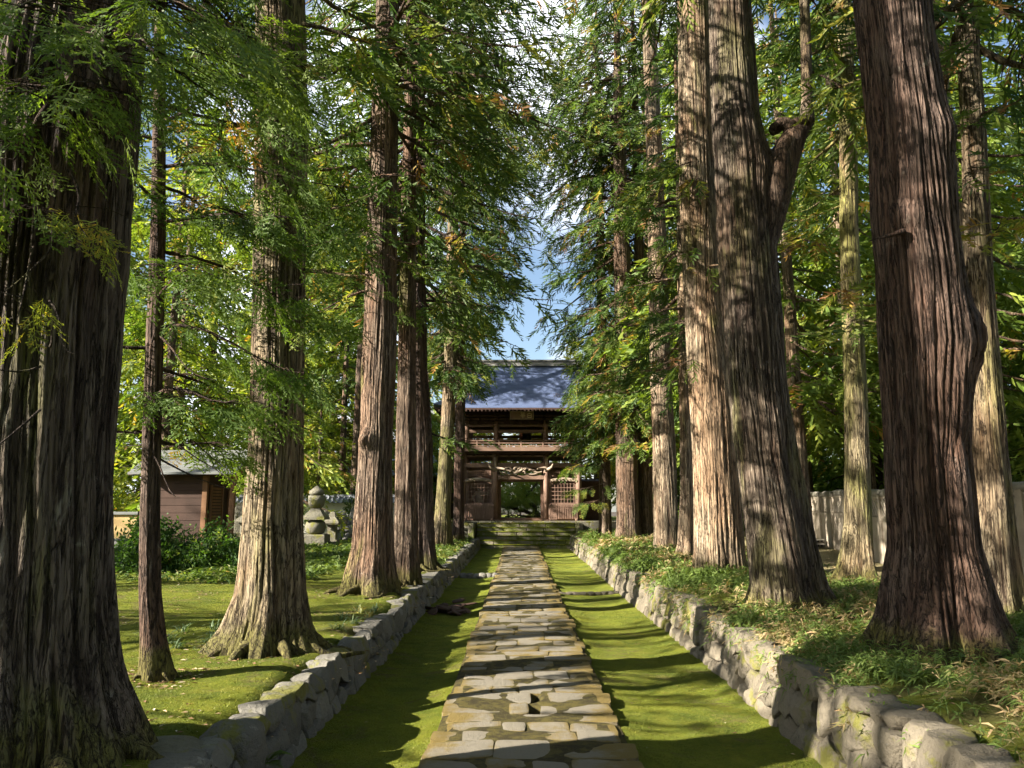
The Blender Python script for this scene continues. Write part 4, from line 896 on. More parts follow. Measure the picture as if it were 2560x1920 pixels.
for zz, hh in ((3.87,.06),(4.02,.05),(4.15,.055)):
    b.box((0, -.74, zz), (6.9, .06, hh), .1); b.box((0, 4.3, zz), (6.9, .06, hh), .1)
    for sx in (-3.45, 3.45): b.box((sx, 1.8, zz + .003), (.06, 5.1, hh), .1)
for x in (-3.45, -2.3, -1.15, 0, 1.15, 2.3, 3.45):
    for yy in (-.74, 4.3): b.box((x, yy, 3.98), (.075, .075, .36), .1)
part('railing', b, M['wood_h'])
XU = (-2.9, -1.33, 1.33, 2.9)
for yy in (.15, 3.45):
    for x in XU:
        b = MB(); b.lathe([(.135, 0), (.135, 1.9)], (x, yy, 3.8), 18, .3); part('upper_pillar', b, M['wood'])
b = MB()
for yy in (.15, 3.45):
    b.box((0, yy, 4.72), (6.5, .17, .17), .2, 0, 0, .01); b.box((0, yy, 5.02), (6.3, .2, .12), .5); b.box((0, yy, 5.35), (6.0, .16, .5), .9, 1)
    for x in np.linspace(-2.9, 2.9, 13):
        for lv in range(3): b.box((x, yy + (-.15 - .2*lv)*(1 if yy < 1 else -1), 5.18 + .15*lv), (.15 + .2*lv, .42, .1), .5, 1)
for sx in (-2.9, 2.9): b.box((sx, 1.8, 4.72), (.17, 3.1, .17), .3); b.box((sx, 1.8, 5.35), (.16, 3.1, .5), .9, 1)
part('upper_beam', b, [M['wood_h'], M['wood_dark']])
b = MB(); b.box((0, 3.30, 4.44), (5.7, .10, .30), .1); b.box((0, 1.8, 4.56), (.16, 3.2, .2), .2); part('inner_beam', b, M['wood_red'])
b = MB()                                                   # rafters
for x in np.linspace(-4.2, 4.2, 43):
    for sgn, yc in ((1, -.9), (-1, 4.5)): b = MB(); b.box((x, yc, 5.74), (.075, 2.2, .09), .3, 0, 0, 0, .14*sgn); part('rafter', b, M['wood_dark'])
b = MB()                                                   # roof: hipped skirt below, gable above, laid in thin courses
NC = 34; EY, RY = 3.15, .05                               # half depth at eave and at the ridge
def prof_(s): return EY + (RY - EY)*s, 5.80 + 2.78*(.62*s + .38*s**1.8)
def halfw(s): return 4.55 - 1.02*min(1, s/.42)
xsr = np.linspace(-1, 1, 33)
for sgn in (1, -1):
    for c in range(NC):
        s0, s1 = c/NC, (c+1)/NC
        for (sa, sb, dz) in ((s0, s1, .0),):
            ya, za = prof_(sa); yb, zb = prof_(sb)
            lift = lambda s, x: .22*np.clip((abs(x) - .55)/.45, 0, 1)**2*max(0, 1 - s/.42)
            Xa, Xb = xsr*halfw(sa), xsr*halfw(sb)
            Za = np.array([za + .045 + lift(sa, x) for x in xsr]); Zb = np.array([zb + .012 + lift(sb, x) for x in xsr])
            Zl = Za - .045
            X = np.stack([Xa, Xa, Xb]); Y = np.stack([np.full(33, 1.8 - sgn*(ya+.004)), np.full(33, 1.8 - sgn*ya), np.full(33, 1.8 - sgn*yb)]); Z = np.stack([Zl, Za, Zb])
            b.grid(X, Y, Z, .5, 0, False)
for sgn in (1, -1):                                       # side hips
    for c in range(int(NC*.42)):
        s0, s1 = c/NC, (c+1)/NC
        tt = np.linspace(-1, 1, 17)
        P = []
        for s_, dz in ((s0, .03), (s1, .012)):
            yv, zv = prof_(s_); P.append((np.full(17, sgn*halfw(s_)), 1.8 + tt*yv, zv + dz + .22*np.clip((abs(tt)-.55)/.45, 0, 1)**2*max(0, 1 - s_/.42)))
        b.grid(np.stack([P[0][0], P[1][0]]), np.stack([P[0][1], P[1][1]]), np.stack([P[0][2], P[1][2]]), .5, 0, False)
b.box((0, 1.8, 5.80), (8.7, 6.0, .05), .5, 2)
for sgn in (1, -1): b.box((0, 1.8 - sgn*3.12, 5.77), (8.9, .06, .12), .5, 2)
for sx in (-1, 1): b.box((sx*4.5, 1.8, 5.83), (.06, 6.1, .12), .5, 2)
b.box((0, 1.8, 8.68), (6.5, .5, .24), .5, 1); b.box((0, 1.8, 8.86), (6.7, .62, .09), .5, 1)
for sx in (-1, 1):
    b.box((sx*3.3, 1.8, 8.62), (.14, .8, .5), .5, 1); b.box((sx*3.2, .98, 8.1), (.16, .12, .3), .5, 1)
    gy = np.array([[-1.75, 7.0], [1.75, 7.0], [0, 8.55]])
    b.add([(sx*3.2, 1.8+q[0], q[1]) for q in gy], [(0, 1, 2)], .5, 2)
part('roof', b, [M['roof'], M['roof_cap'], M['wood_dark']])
plq = MB(); plq.box((0, 0, 0), (1.25, .06, .42), .3, 0); 
for zz in (-.20, .20): plq.box((0, -.035, zz), (1.25, .05, .03), .1, 1)
for xx_ in (-.61, .61): plq.box((xx_, -.035, 0), (.03, .05, .43), .1, 1)
plaque = part('plaque', plq, [M['wood_h'], M['carving']]); plaque.location = (.05, -1.02, 5.45); plaque.rotation_euler = (.18, 0, 0)
let = MB(); st = lambda x0, z0, x1, z1, w=.026: let.box(((x0+x1)/2, -.042, (z0+z1)/2), (max(abs(x1-x0), w), .02, max(abs(z1-z0), w)), .5)
hx = .40                                                   # the two gilt characters that can be read, from the right
for a in ((-.03,.14,.0,.10),(-.09,.09,.09,.09),(-.09,-.12,.09,-.12),(-.09,-.12,-.09,.09),(.09,-.12,.09,.09),(-.09,-.015,.09,-.015)): st(hx+a[0], a[1], hx+a[2], a[3])
hx = .05
for a in ((-.12,.12,.12,.12),(-.05,.15,-.05,.085),(.05,.15,.05,.085),(-.10,.055,.10,.055),(-.13,-.015,.13,-.015),(-.10,-.08,.10,-.08),(0,.075,0,-.16),(-.06,.05,-.06,-.01),(.06,.05,.06,-.01)): st(hx+a[0], a[1], hx+a[2], a[3], .02)
let.build('lettering', M['gilt'], plaque)
b = MB(); b.lathe([(.02,.62),(.16,.6),(.24,.5),(.27,.3),(.28,.1),(.31,.0),(.29,.0)], (0,0,0), 28); b.tube([(0,0,.6),(0,0,1.3)], .03, 8)
for zz in (.12, .32, .47): b.lathe([(.275,zz),(.295,zz+.012),(.275,zz+.025)], (0,0,0), 28)
o = b.build('temple_bell', M['bronze']); o.location = (.32, 42.8, 5.72); tag(o, 'dark bronze bell hanging in the open upper storey of the gate', 'bell')

def guardian(x, mirror, label):                            # carved guardian figure
    P = [(0,0,.95),(0,0,1.15),(0,-.02,1.4),(0,-.03,1.55),(0,-.06,1.68),(.22,-.02,1.42),(.42,-.08,1.3),(.5,-.15,1.62),(-.22,-.02,1.42),(-.4,-.1,1.2),(-.3,-.2,.98),(.13,0,.85),(.2,-.04,.5),(.2,0,.08),(.22,-.12,.04),(-.13,0,.85),(-.18,-.06,.5),(-.2,0,.08),(-.22,-.12,.04)]
    Ed = [(0,1),(1,2),(2,3),(3,4),(2,5),(5,6),(6,7),(2,8),(8,9),(9,10),(0,11),(11,12),(12,13),(13,14),(0,15),(15,16),(16,17),(17,18)]
    rad = [.17,.18,.2,.08,.13,.1,.07,.06,.1,.07,.06,.13,.1,.07,.06,.13,.1,.07,.06]
    me = bpy.data.meshes.new('guardian_statue'); me.from_pydata([(p[0]*mirror, p[1], p[2]) for p in P], Ed, []); me.update()
    o = bpy.data.objects.new('guardian_statue', me); COL.objects.link(o)
    m = o.modifiers.new('skin', 'SKIN')
    for v, r_ in zip(me.skin_vertices[0].data, rad): v.radius = (r_, r_)
    me.skin_vertices[0].data[0].use_root = True
    s_ = o.modifiers.new('sub', 'SUBSURF'); s_.levels = s_.render_levels = 2
    me.materials.append(M['carving']); o.location = (x, 41.62, GZ + .02)
    tag(o, label, 'statue', 'guardian statues in the gate bays'); return o
guardian(-2.2, 1, 'carved wooden guardian figure behind the lattice of the sunlit gate bay')
guardian(2.2, -1, 'carved wooden guardian figure behind the lattice of the shaded gate bay')
def picket(x, label):
    o = empty('picket_fence', (x, 40.72, GZ), label, 'fence', 'picket fences before the gate bays')
    for q in range(13):
        xx_ = -.72 + q*.12; bb = MB(); bb.box((xx_, 0, .47), (.075, .035, .74), .2 + .4*(q % 2)); bb.add([(xx_-.0375,-.0175,.84),(xx_+.0375,-.0175,.84),(xx_+.0375,.0175,.84),(xx_-.0375,.0175,.84),(xx_,0,.90)], [(0,1,4),(1,2,4),(2,3,4),(3,0,4)], .3)
        bb.build('picket', M['wood'], o)
    bb = MB(); bb.box((0, .04, .16), (1.5, .05, .08), .3); bb.box((0, .04, .70), (1.5, .05, .06), .3); bb.build('rail', M['wood_h'], o)
    for sx in (-.68, .68): bb = MB(); bb.box((sx, -.02, .06), (.12, .34, .11), .3, 0, 0, .02); bb.build('foot', M['wood_h'], o)
picket(-2.2, 'brown picket fence before the gate bay on the side of the slim mossy cedar'); picket(2.2, 'brown picket fence before the gate bay half hidden by green branches')
b = MB(); b.box((3.95, 42.2, 1.0 + GZ), (1.4, .1, 2.0), .8); b.box((3.95, 42.1, 2.1 + GZ), (1.7, .7, .12), .3, 0, 0, 0, .2); b.box((4.6, 42.15, 1.0 + GZ), (.16, .16, 2.0), .2)  # dark screen added where a black gap opens beside the gate
tag(b.build('dark_gap_screen', M['wood_dark']), 'low dark wooden screen standing in for the dark passage beside the gate', 'screen wall')

# pine and roof seen through the doorway
t = Tree(51); t.axis = (np.array([0, 6.]), np.array([0., 0]), np.array([.2, .1])); t.z0 = 0
def bent(pts, r): 
    pts = np.array(pts, float); u = np.linspace(0, 1, 24); k_ = np.linspace(0, 1, len(pts)); P = np.stack([np.interp(u, k_, pts[:, i]) for i in range(3)], 1); P[1:-1] += t.rng.normal(size=(22, 3))*.03; t.w.tube(P, np.linspace(r, r*.4, 24), 10, .4); return P
A = bent([(1.6,0,.0),(1.0,0,.35),(.3,-.1,.55),(-.5,-.1,.75),(-1.6,-.2,.9)], .16); B_ = bent([(1.4,0,.1),(1.1,.1,.8),(.5,.2,1.3),(.9,.2,1.9),(1.5,.3,2.6)], .15); C_ = bent([(1.4,0,.1),(.6,-.3,.2),(.0,-.3,.25),(-.8,-.4,.2)], .10)
for q in range(560):
    c = t.rng.choice(3); src = (A, B_, A)[c]; p = src[t.rng.integers(6, 24)] + t.rng.normal(size=3)*np.array([.75, .6, .35]) + np.array([0, .3, .45])
    place(t.l, 'puff', [p], [norm(t.rng.normal(size=3) + np.array([0, -.3, .6]))], t.rng.uniform(.22, .34), 0., t.rng.uniform(.15, .85), t.rng)
t.make('pine_tree', (-.2, 50.5, 1.4), 'pale green garden pine with a crooked low trunk, framed by the gate doorway', 'tree', None, M['bark'], M['pine'])
t = Tree(52)
for q in range(420):
    p = t.rng.normal(size=3)*np.array([2.6, 1.2, 1.2]) + np.array([0, 0, 2.3]); place(t.l, 'leaf', [p], [t.rng.normal(size=3)], .75, 0., t.rng.uniform(.1, .9), t.rng)
for q in range(5): t.w.tube([(q*.9-1.8, 0, 0), (q*1.1-2.2, 0, 2.6)], [.06, .03], 6)
t.make('garden_shrub', (0, 59, 1.4), 'sunny rounded shrubs in the court behind the garden pine', 'shrub', None, M['bark'], M['leaf_bright'])
for (x, y, sd_, lab) in ((-1.8,63,53,'yellow-green broadleaf tree seen through the open upper storey'), (2.6,62,54,'golden broadleaf tree seen through the upper storey beside the bell'), (-5.2,60,55,'green broadleaf tree seen through the upper storey at the hall end')):
    t = Tree(sd_).trunk([(0,0,.25),(2,0,.2),(6,.2,.12)], 9.5, 20, .4, 20, .01, 12, .1, 4)
    for q in range(60):
        a = t.rng.uniform(0, 6.28); z = t.rng.uniform(1.6, 9.); L = 3.4*math.sqrt(max(.05, 1-((z-5)/4.4)**2))*t.rng.uniform(.6, 1.05)
        t.limb((0,0,max(.5,z-.8)), (L*math.cos(a), L*math.sin(a), z), 0, .1, .04, 'leaf', 13, .75, .35, .4, .14, .3, .2, 0, 0, False)
    t.make('broadleaf_tree', (x, y, 1.3), lab, 'tree', 'broadleaf trees in the court', M['bark'], M['gold'] if sd_ != 55 else M['leaf_bright'])
b = MB(); b.box((0, 0, 1.6), (9, 5, 3.2), .5, 1); 
for sg in (-1, 1): b.add([(-5.5,sg*3.6,3.0),(5.5,sg*3.6,3.0),(5.0,0,5.6),(-5.0,0,5.6)], [(0,1,2,3)], .5, 0)
b.box((0, -3.4, 2.93), (10.8, .3, .12), .5, 2)
hb = empty('court_building', (-6.3, 68, 1.4), 'dark roofed building glimpsed at the top of the gate doorway', 'building'); b.build('roof', [M['roof'], M['white'], M['wood_dark']], hb)

# ------------------------------------------------------------------ left background
hall = empty('temple_hall', (-15.2, 61, .5), 'large temple hall with a pale grey roof, far behind the shaded row of cedars', 'building')
b = MB(); b.box((0, 0, 2.0), (16, 8, 4.0), .5); b.build('wall', M['white'], hall)
b = MB()
for sg in (-1, 1):
    for c in range(14):
        s0, s1 = c/14, (c+1)/14; f_ = lambda s: (6.2*(1-s)+.1, 3.9 + 5.2*(.6*s + .4*s*s)); (ya, za), (yb, zb) = f_(s0), f_(s1)
        w0, w1 = 10.0 - 1.6*min(1, s0*2), 10.0 - 1.6*min(1, s1*2)
        b.add([(-w0, sg*ya, za), (w0, sg*ya, za), (w0, sg*ya, za+.1), (-w0, sg*ya, za+.1), (w1, sg*yb, zb), (-w1, sg*yb, zb)], [(0,1,2,3),(3,2,4,5)], .5)
b.box((0, 0, 9.2), (17, .6, .5), .5); b.box((0, 0, 4.0), (18, 11, .12), .5)
b.build('roof', M['roof_hall'], hall)
wl_ = empty('plaster_wall', (-9.5, 36, .6), 'white plaster garden wall with a grey tiled coping, behind the grave steles', 'wall')
b = MB(); b.box((0, 0, .85), (9, .35, 1.75), .5); b.build('wall', M['white'], wl_)
b = MB()
for sg in (-1, 1):
    b.add([(-4.6,sg*.45,1.74),(4.6,sg*.45,1.74),(4.6,0,2.02),(-4.6,0,2.02)], [(0,1,2,3)], .5)
    for q in range(38): b.tube([(-4.5+q*.243, sg*.46, 1.76), (-4.5+q*.243, 0, 2.05)], .05, 6, .5)
b.box((0, 0, 2.06), (9.3, .2, .12), .5); b.build('coping', M['roof_hall'], wl_)
ow = empty('ochre_wall', (-12.6, 20.9, .5), 'low ochre plaster wall beside the shed, seen past the nearest trunk', 'wall')
b = MB(); b.box((0, 0, .68), (4.6, .3, 1.45), .5); b.build('wall', M['ochre'], ow)
b = MB(); b.box((0, 0, 1.44), (4.7, .42, .08), .5, 0, 0, .01); b.build('coping', M['roof_shed'], ow)

shed = empty('wooden_shed', (-9.8, 21, .55), 'small dark board shed with a grey sheet roof and a louvred door, behind the shrubs', 'shed')
b = MB()
for q in range(12): b.box((.4, .0 + (q % 2)*.004, .1 + q*.2), (1.7, .06, .19), .3 + .3*(q % 3))
b.box((.4, .9, 1.2), (1.62, 1.6, 2.35), .9); b.build('wall', M['shed_wood'], shed)
for x, y_ in ((1.20, -.02), (1.27, 1.62), (1.9, .1)): b = MB(); b.box((x, y_, 1.2), (.13, .13, 2.4), .3); b.build('post', M['shed_door'], shed)
b = MB(); b.box((1.55, .1, 2.46), (.9, .1, .12), .3); b.build('beam', M['shed_door'], shed)
b = MB()
for q in range(20): b.box((1.262, .62, .45 + q*.085), (.03, .7, .055), .3, 0, 0, 0, 0.)
for y_ in (.22, 1.02): b.box((1.27, y_, 1.2), (.05, .08, 1.9), .2)
b.build('louvre_door', M['shed_door'], shed)
b = MB()
for sg in (-1, 1):
    for c in range(8):
        s0, s1 = c/8, (c+1)/8; ya, yb = .8 + sg*1.25*(1-s0), .8 + sg*1.25*(1-s1); za, zb = 2.42 + .66*s0, 2.42 + .66*s1
        b.add([(-.75,ya,za),(2.15,ya,za),(2.15,ya,za+.055),(-.75,ya,za+.055),(2.15,yb,zb+.01),(-.75,yb,zb+.01)], [(0,1,2,3),(3,2,4,5)], .5, 0)
    b.add([(-.75,.8+sg*1.23,2.40),(2.14,.8+sg*1.23,2.40),(2.14,.8,3.05),(-.75,.8,3.05)], [(0,1,2,3)], .5, 1)
b.box((.7, .8, 3.10), (2.94, .22, .1), .5, 0); b.build('roof', [M['roof_shed'], M['shed_wood']], shed)
b = MB()
for sg in (-1, 1): b.box((2.17, .8 + sg*.64, 2.66), (.05, 1.42, .14), .2, 0, 0, 0, -sg*.485)
b.build('bargeboard', M['shed_door'], shed)

def sq(r, z): return (r*math.sqrt(2), z)
pg = empty('stone_pagoda', (-7.66, 29.0, .6), 'mossy five-tier grave pagoda of cube, ball, hip roof and cup stones', 'pagoda')
for nm, prof, seg, rot in (('cube_stone', [sq(.45,0), sq(.45,.5), sq(.42,.53)], 4, math.pi/4), ('ball_stone', [(.2,.53),(.33,.62),(.39,.8),(.34,.98),(.2,1.07)], 28, 0), ('roof_stone', [sq(.42,1.07), sq(.41,1.15), sq(.27,1.32), sq(.16,1.48), sq(.15,1.5)], 4, math.pi/4), ('cup_stone', [(.2,1.5),(.28,1.58),(.31,1.75),(.31,1.95)], 28, 0), ('jewel_stone', [(.2,1.96),(.29,2.02),(.28,2.12),(.2,2.18),(.1,2.26),(.02,2.32)], 24, 0)):
    b = MB(); b.lathe(prof, (0,0,0), seg, .4, 0, seg > 8, rot); b.build(nm, M['stone_grey'], pg)
ln = empty('stone_lantern', (-7.25, 29.9, .6), 'small sunlit stone lantern half hidden behind the five-tier pagoda', 'lantern')
for nm, prof in (('base', [sq(.24,0), sq(.24,.3)]), ('post', [sq(.16,.3), sq(.16,.86)]), ('cap', [sq(.26,.86), sq(.30,.93), sq(.28,1.0), sq(.12,1.16), sq(.10,1.32), sq(.02,1.36)])):
    b = MB(); b.lathe(prof, (0,0,0), 4, .6, 0, False, math.pi/4); b.build(nm, M['stone_grey'], ln)
b = MB(); rs = np.random.default_rng(31)
for q in range(60): boulder(b, (-7.5 + rs.uniform(-1.2, 1.2), 33.0 + rs.uniform(-.25, .25), .65 + rs.uniform(0, .7)), (rs.uniform(.12,.22), .2, rs.uniform(.1,.17)), rs, 4)
tag(b.build('rubble_mound', M['stone_dark']), 'rubble stone mound that carries the row of dark pointed steles', 'stone mound')
for q, (x, h, w, r_) in enumerate([(-8.35,.62,.11,.1),(-8.15,.7,.12,-.05),(-7.97,.62,.1,.05),(-7.75,.66,.17,.03),(-7.5,.62,.13,-.03),(-7.3,.5,.1,.06),(-7.08,.82,.2,.0),(-6.8,.66,.15,.04)]):
    b = MB(); b.lathe([(w*.8,0),(w,h*.3),(w*.95,h*.65),(w*.55,h*.88),(w*.05,h)], (0,0,0), 14, .4); o = b.build('grave_stele', M['stone_dark']); o.scale = (1, .45, 1); o.location = (x, 33.0 + .05*(q % 2), 1.36); o.rotation_euler = (0, r_, 0)
    tag(o, ['short dark stele at the lantern end of the row', 'tilted dark stele, second from the lantern', 'narrow dark stele between two tilted ones', 'broad dark stele near the middle of the row', 'slim dark stele beside the broad middle one', 'smallest dark stele next to the largest', 'largest pointed dark stele, broad and leaf shaped', 'dark stele half hidden by the burl cedar'][q], 'stele', 'pointed grave steles on the rubble mound')
b = MB(); b.box((0,0,.8), (.42,.3,1.6), .9, 0, 0, .04); b.box((0,0,1.65), (.3,.22,.12), .9); o = b.build('stone_slab', M['stone_grey']); o.location = (-9.0, 25, .55); tag(o, 'pale upright stone slab beyond the shed door', 'stone slab')
b = MB(); b.box((0,0,.55), (.36,.36,1.1), .5, 0, 0, .03); b.lathe([sq(.34,1.1), sq(.34,1.14), sq(.05,1.4), sq(.02,1.42)], (0,0,0), 4, .4, 0, False, math.pi/4); o = b.build('stone_shrine', M['stone_grey']); o.location = (-8.45, 24, .55); tag(o, 'little stone shrine with a peaked roof beside the shed', 'shrine')
b = MB(); rs = np.random.default_rng(6)
for q in range(3): boulder(b, (rs.uniform(-.5,.5), rs.uniform(-.1,.1), .18 + .2*q), (.62 - .12*q, .4, .2), rs, 9, 2.8, 6, .15)
o = b.build('garden_rock', M['stone_dark']); o.location = (-10.5, 19.9, .55); tag(o, 'dark layered garden rock before the ochre wall', 'rock')

def bush(name, loc, r, n, size, seed, label, mat='leaf_shrub', kind='leaf', base=.45, cat='shrub', group=None):
    t = Tree(seed); g = t.rng
    d = norm(g.normal(size=(n, 3)) + np.array([0, 0, .25])); d[:, 2] = np.abs(d[:, 2]); rad = g.random(n)**.4
    lump = .75 + .5*vn(d[:, 0]*2.2+seed, d[:, 1]*2.2, d[:, 2]*2.2, seed)
    P = d*(rad*lump)[:, None]*np.array(r) + np.array([0, 0, .05])
    place(t.l, kind, P, norm(d + g.normal(size=(n, 3))*.7 + np.array([0,0,.2])), size*g.uniform(.7, 1.3, n), g.normal(size=n), np.clip(base + g.normal(size=n)*.16, 0, 1), g)
    for q in range(7): a = d[q]*np.array(r)*.8; t.w.tube([(a[0]*.15, a[1]*.15, -.1), (a[0]*.6, a[1]*.6, a[2]*.6), a], [.025, .018, .008], 5)
    o = empty(name, loc, label, cat, group); t.w.build('stem', M['bark'], o); t.l.build('foliage', M[mat], o); return o
bush('evergreen_shrub', (-9.1, 19.2, .5), (.9, .8, 1.05), 380, .34, 61, 'dense dark green shrub before the shed wall', 'leaf_shrub', 'leaf', .4)
bush('evergreen_shrub', (-7.75, 19.4, .5), (.9, .8, 1.0), 340, .32, 62, 'leafy shrub with pale leaf tips before the louvred door', 'leaf_shrub', 'leaf', .55)
bush('maple_sapling', (-11.2, 19.0, .5), (.8, .7, 2.1), 55, .36, 63, 'airy bright green sapling before the ochre wall', 'leaf_bright', 'leaf', .45, 'sapling')
bush('maple_sapling', (-12.9, 22.9, .5), (1.3, 1.0, 3.2), 220, .5, 64, 'taller lime green sapling behind the ochre wall', 'leaf_bright', 'leaf', .5, 'sapling')
for q_, (x_, y_, l_) in enumerate([(16,47,'broad dark shrub far behind the fence, in the gap by the leaning cedar'),(21,50,'broad dark shrub far behind the fence, behind the mossy trunk'),(26,52,'broad dark shrub far behind the fence, beyond the shaggy cedar'),(31,50,'broad dark shrub far behind the fence, past the slim cedar'),(11.5,44,'broad dark shrub at the far fence end, beside the grey cedar')]):
    bush('evergreen_shrub', (x_, y_, .8), (3.4, 1.6, 4.6), 420, 1.1, 70+q_, l_, 'leaf_shrub', 'leaf', .45, 'shrub', 'dark shrubs beyond the fence')
bush('evergreen_shrub', (-6.9, 34.8, .5), (1.3, .8, 2.6), 300, .5, 66, 'feathery blue-green shrub above the white wall and steles', 'leaf', 'sugi', .35)

# ------------------------------------------------------------------ low plants
def blades(mb, X, Y, Zf, rng, per, l, w, h, spread, rb, rj, up=.5):
    N = len(X); n = N*per
    px, py = np.repeat(X, per), np.repeat(Y, per); a = rng.uniform(0, 6.28, n)
    hz = np.repeat(rng.uniform(.25, 1., N)*h, per)*rng.uniform(.5, 1.1, n); z = Zf(px, py) + hz
    ox, oy = np.repeat(rng.normal(size=N)*.03, per), np.repeat(rng.normal(size=N)*.03, per)
    el = rng.normal(size=n)*.45 + up*.3 ; L = l*rng.uniform(.6, 1.25, n)
    d = np.stack([np.cos(a)*np.cos(el), np.sin(a)*np.cos(el), np.sin(el)], 1); s_ = norm(np.cross(d, np.array([0,0,1.]) + rng.normal(size=(n,3))*.35))
    P = np.stack([px+ox, py+oy, z], 1); W = (w*rng.uniform(.7,1.3,n))[:, None]
    V = np.stack([P, P + d*(L*.4)[:, None] + s_*W/2 + np.array([0,0,.006]), P + d*(L*.4)[:, None] - s_*W/2, P + d*L[:, None] - np.array([0,0,1.])*(L*.28)[:, None]], 1).reshape(-1, 3)
    i = np.arange(n)[:, None]*4; r = np.repeat(np.clip(np.repeat(rb, per) + rng.normal(size=n)*rj, 0, 1), 4)
    mb.add(V, np.concatenate([i, i+2, i+3, i+1], 1), r)
rng = np.random.default_rng(200); b = MB()
def scatter(n, x0, x1, y0, y1, dens):
    X = rng.uniform(x0, x1, n); Y = rng.uniform(y0, y1, n); k_ = rng.random(n) < dens(X, Y); return X[k_], Y[k_]
TRUNKS = [(4.05,7.94,.55),(3.67,10.99,.55),(4.02,16.18,.5),(4.42,23.98,.36),(5.79,13.85,.3),(5.64,9.5,.24)]
def dsasa(X, Y):
    v = np.clip((fbm(X*.7, Y*.7, 0, 77)-.30)*4.5, .12, 1)*np.clip((6.3 - X + 1.2*(vn(Y*.6,0,0,3)-.5))/1.0, 0, 1)*np.clip((X-2.42)/.2, 0, 1)
    v = v*np.where((X < 3.4) & (Y < 6.6), .12, 1)
    for tx, ty, tr in TRUNKS: v = v*(((X-tx)**2 + (Y-ty)**2) > tr**2)
    return v
for (y0, y1, n, per, l, w, h) in ((4.5,9.5,9000,10,.11,.011,.19),(9.5,15,7600,10,.14,.015,.23),(15,24,6000,8,.2,.03,.3),(24,38,4400,7,.26,.048,.34)):
    X, Y = scatter(n, 2.4, 6.6, y0, y1, dsasa)
    rb = np.where(rng.random(len(X)) < np.clip(.28 + (fbm(X*.8, Y*.8, 3, 5)-.5)*1.8, 0, 1), .84, .38)
    blades(b, X, Y, right_z, rng, per, l, w, h, .05, rb, .10)
for (cx, cy_, cz, n) in ((2.46,6.25,.42,10),(2.44,7.9,.4,12),(2.5,10.6,.45,16),(2.52,11.4,.4,16),(2.5,12.2,.35,20),(2.45,14.2,.3,14),(2.5,13.2,.3,18),(2.62,9.2,.55,10)) + tuple((2.52, y_, .56, 9) for y_ in np.arange(7.4, 33, .42) + rng.normal(size=61)*.15):      # tufts spilling over the wall
    X = cx + rng.normal(size=n)*.05; Y = cy_ + rng.normal(size=n)*.16
    blades(b, X, Y, lambda x, y: cz + rng.normal(size=len(x))*.08 - .05, rng, 7, .12, .014, .1, .05, np.where(rng.random(n) < .25, .84, .38), .1, -.3)
tag(b.build('bamboo_grass', M['sasa']), 'low bamboo grass, green and dry, covering the bank', 'bamboo grass', None, 'stuff')
b = MB()                                                  # ground cover of the garden and the far left bank
X, Y = scatter(2600, -12, -4.6, 15.8, 24, lambda X, Y: np.clip((fbm(X*.5, Y*.5, 0, 9)-.42)*7, 0, 1)*np.clip((Y-15.6)/1.5, 0, 1)); blades(b, X, Y, left_z, rng, 6, .18, .05, .18, .05, rng.uniform(.1, .6, len(X)), .1)
X, Y = scatter(1500, -5.2, -2.2, 21, 38, lambda X, Y: np.clip((fbm(X*.7, Y*.5, 0, 19)-.38)*6, 0, 1)); blades(b, X, Y, left_z, rng, 6, .17, .045, .2, .05, rng.uniform(.2, .62, len(X)), .1)
X, Y = scatter(2200, -12, -4, 24, 33, lambda X, Y: np.clip((fbm(X*.5, Y*.5, 0, 29)-.38)*6, 0, 1)); blades(b, X, Y, left_z, rng, 5, .22, .06, .22, .05, rng.uniform(.2, .62, len(X)), .1)
tag(b.build('ground_cover', M['sasa']), 'leafy low ground cover spreading in the garden', 'ground cover', None, 'stuff')
def tuft(name, x, y, z, n, l, seed, label, mat='lily', base=.4, group='grassy tufts on the mossy lawn'):
    g = np.random.default_rng(seed); b = MB()
    for q in range(n):
        a = g.uniform(0, 6.28); e = g.uniform(.5, 1.25); L = l*g.uniform(.6, 1.2); d = np.array([math.cos(a)*math.cos(e), math.sin(a)*math.cos(e), math.sin(e)]); p0 = np.array([g.normal()*.035, g.normal()*.035, 0])
        u = np.linspace(0, 1, 5)[:, None]; P = p0 + d*L*u + np.array([0,0,-1.])*L*.55*u**2.2 + np.array([math.cos(a), math.sin(a), 0])*L*.2*u**2
        V, F = ribbon(P, np.array([.006,.010,.010,.008,.002])*(1+l), norm(np.array([-math.sin(a)*.2, .2, 1.]))); b.add(V, F, np.clip(base + g.normal()*.15, 0, 1))
    o = b.build(name, M[mat]); o.location = (x, y, z); return tag(o, label, 'grass tuft', group)
TF = [(-3.55,8.85),(-3.7,9.3),(-3.95,9.0),(-3.85,9.7),(-4.2,9.3),(-4.35,10.1),(-4.05,10.3),(-3.55,9.75),(-4.6,9.7)]
TL = ['pale strappy tuft touching the root of the flaring cedar', 'strappy tuft second from the flaring root', 'strappy tuft midway to the thin tree', 'small strappy tuft behind the middle ones', 'strappy tuft nearest the thin leaning trunk', 'farther tuft seen beside the thin trunk', 'back tuft between the two trunks', 'back tuft beside the flaring cedar', 'outlying tuft half hidden by the thin trunk']
for i, (x, y) in enumerate(TF): tuft('grass_tuft', x, y, float(left_z(x, y)), 34, .24, 300+i, TL[i])
TF = [(-2.45,10.4),(-2.35,11.0),(-2.6,11.3),(-2.3,11.6),(-2.5,12.0),(-2.35,12.4),(-2.2,9.7)]
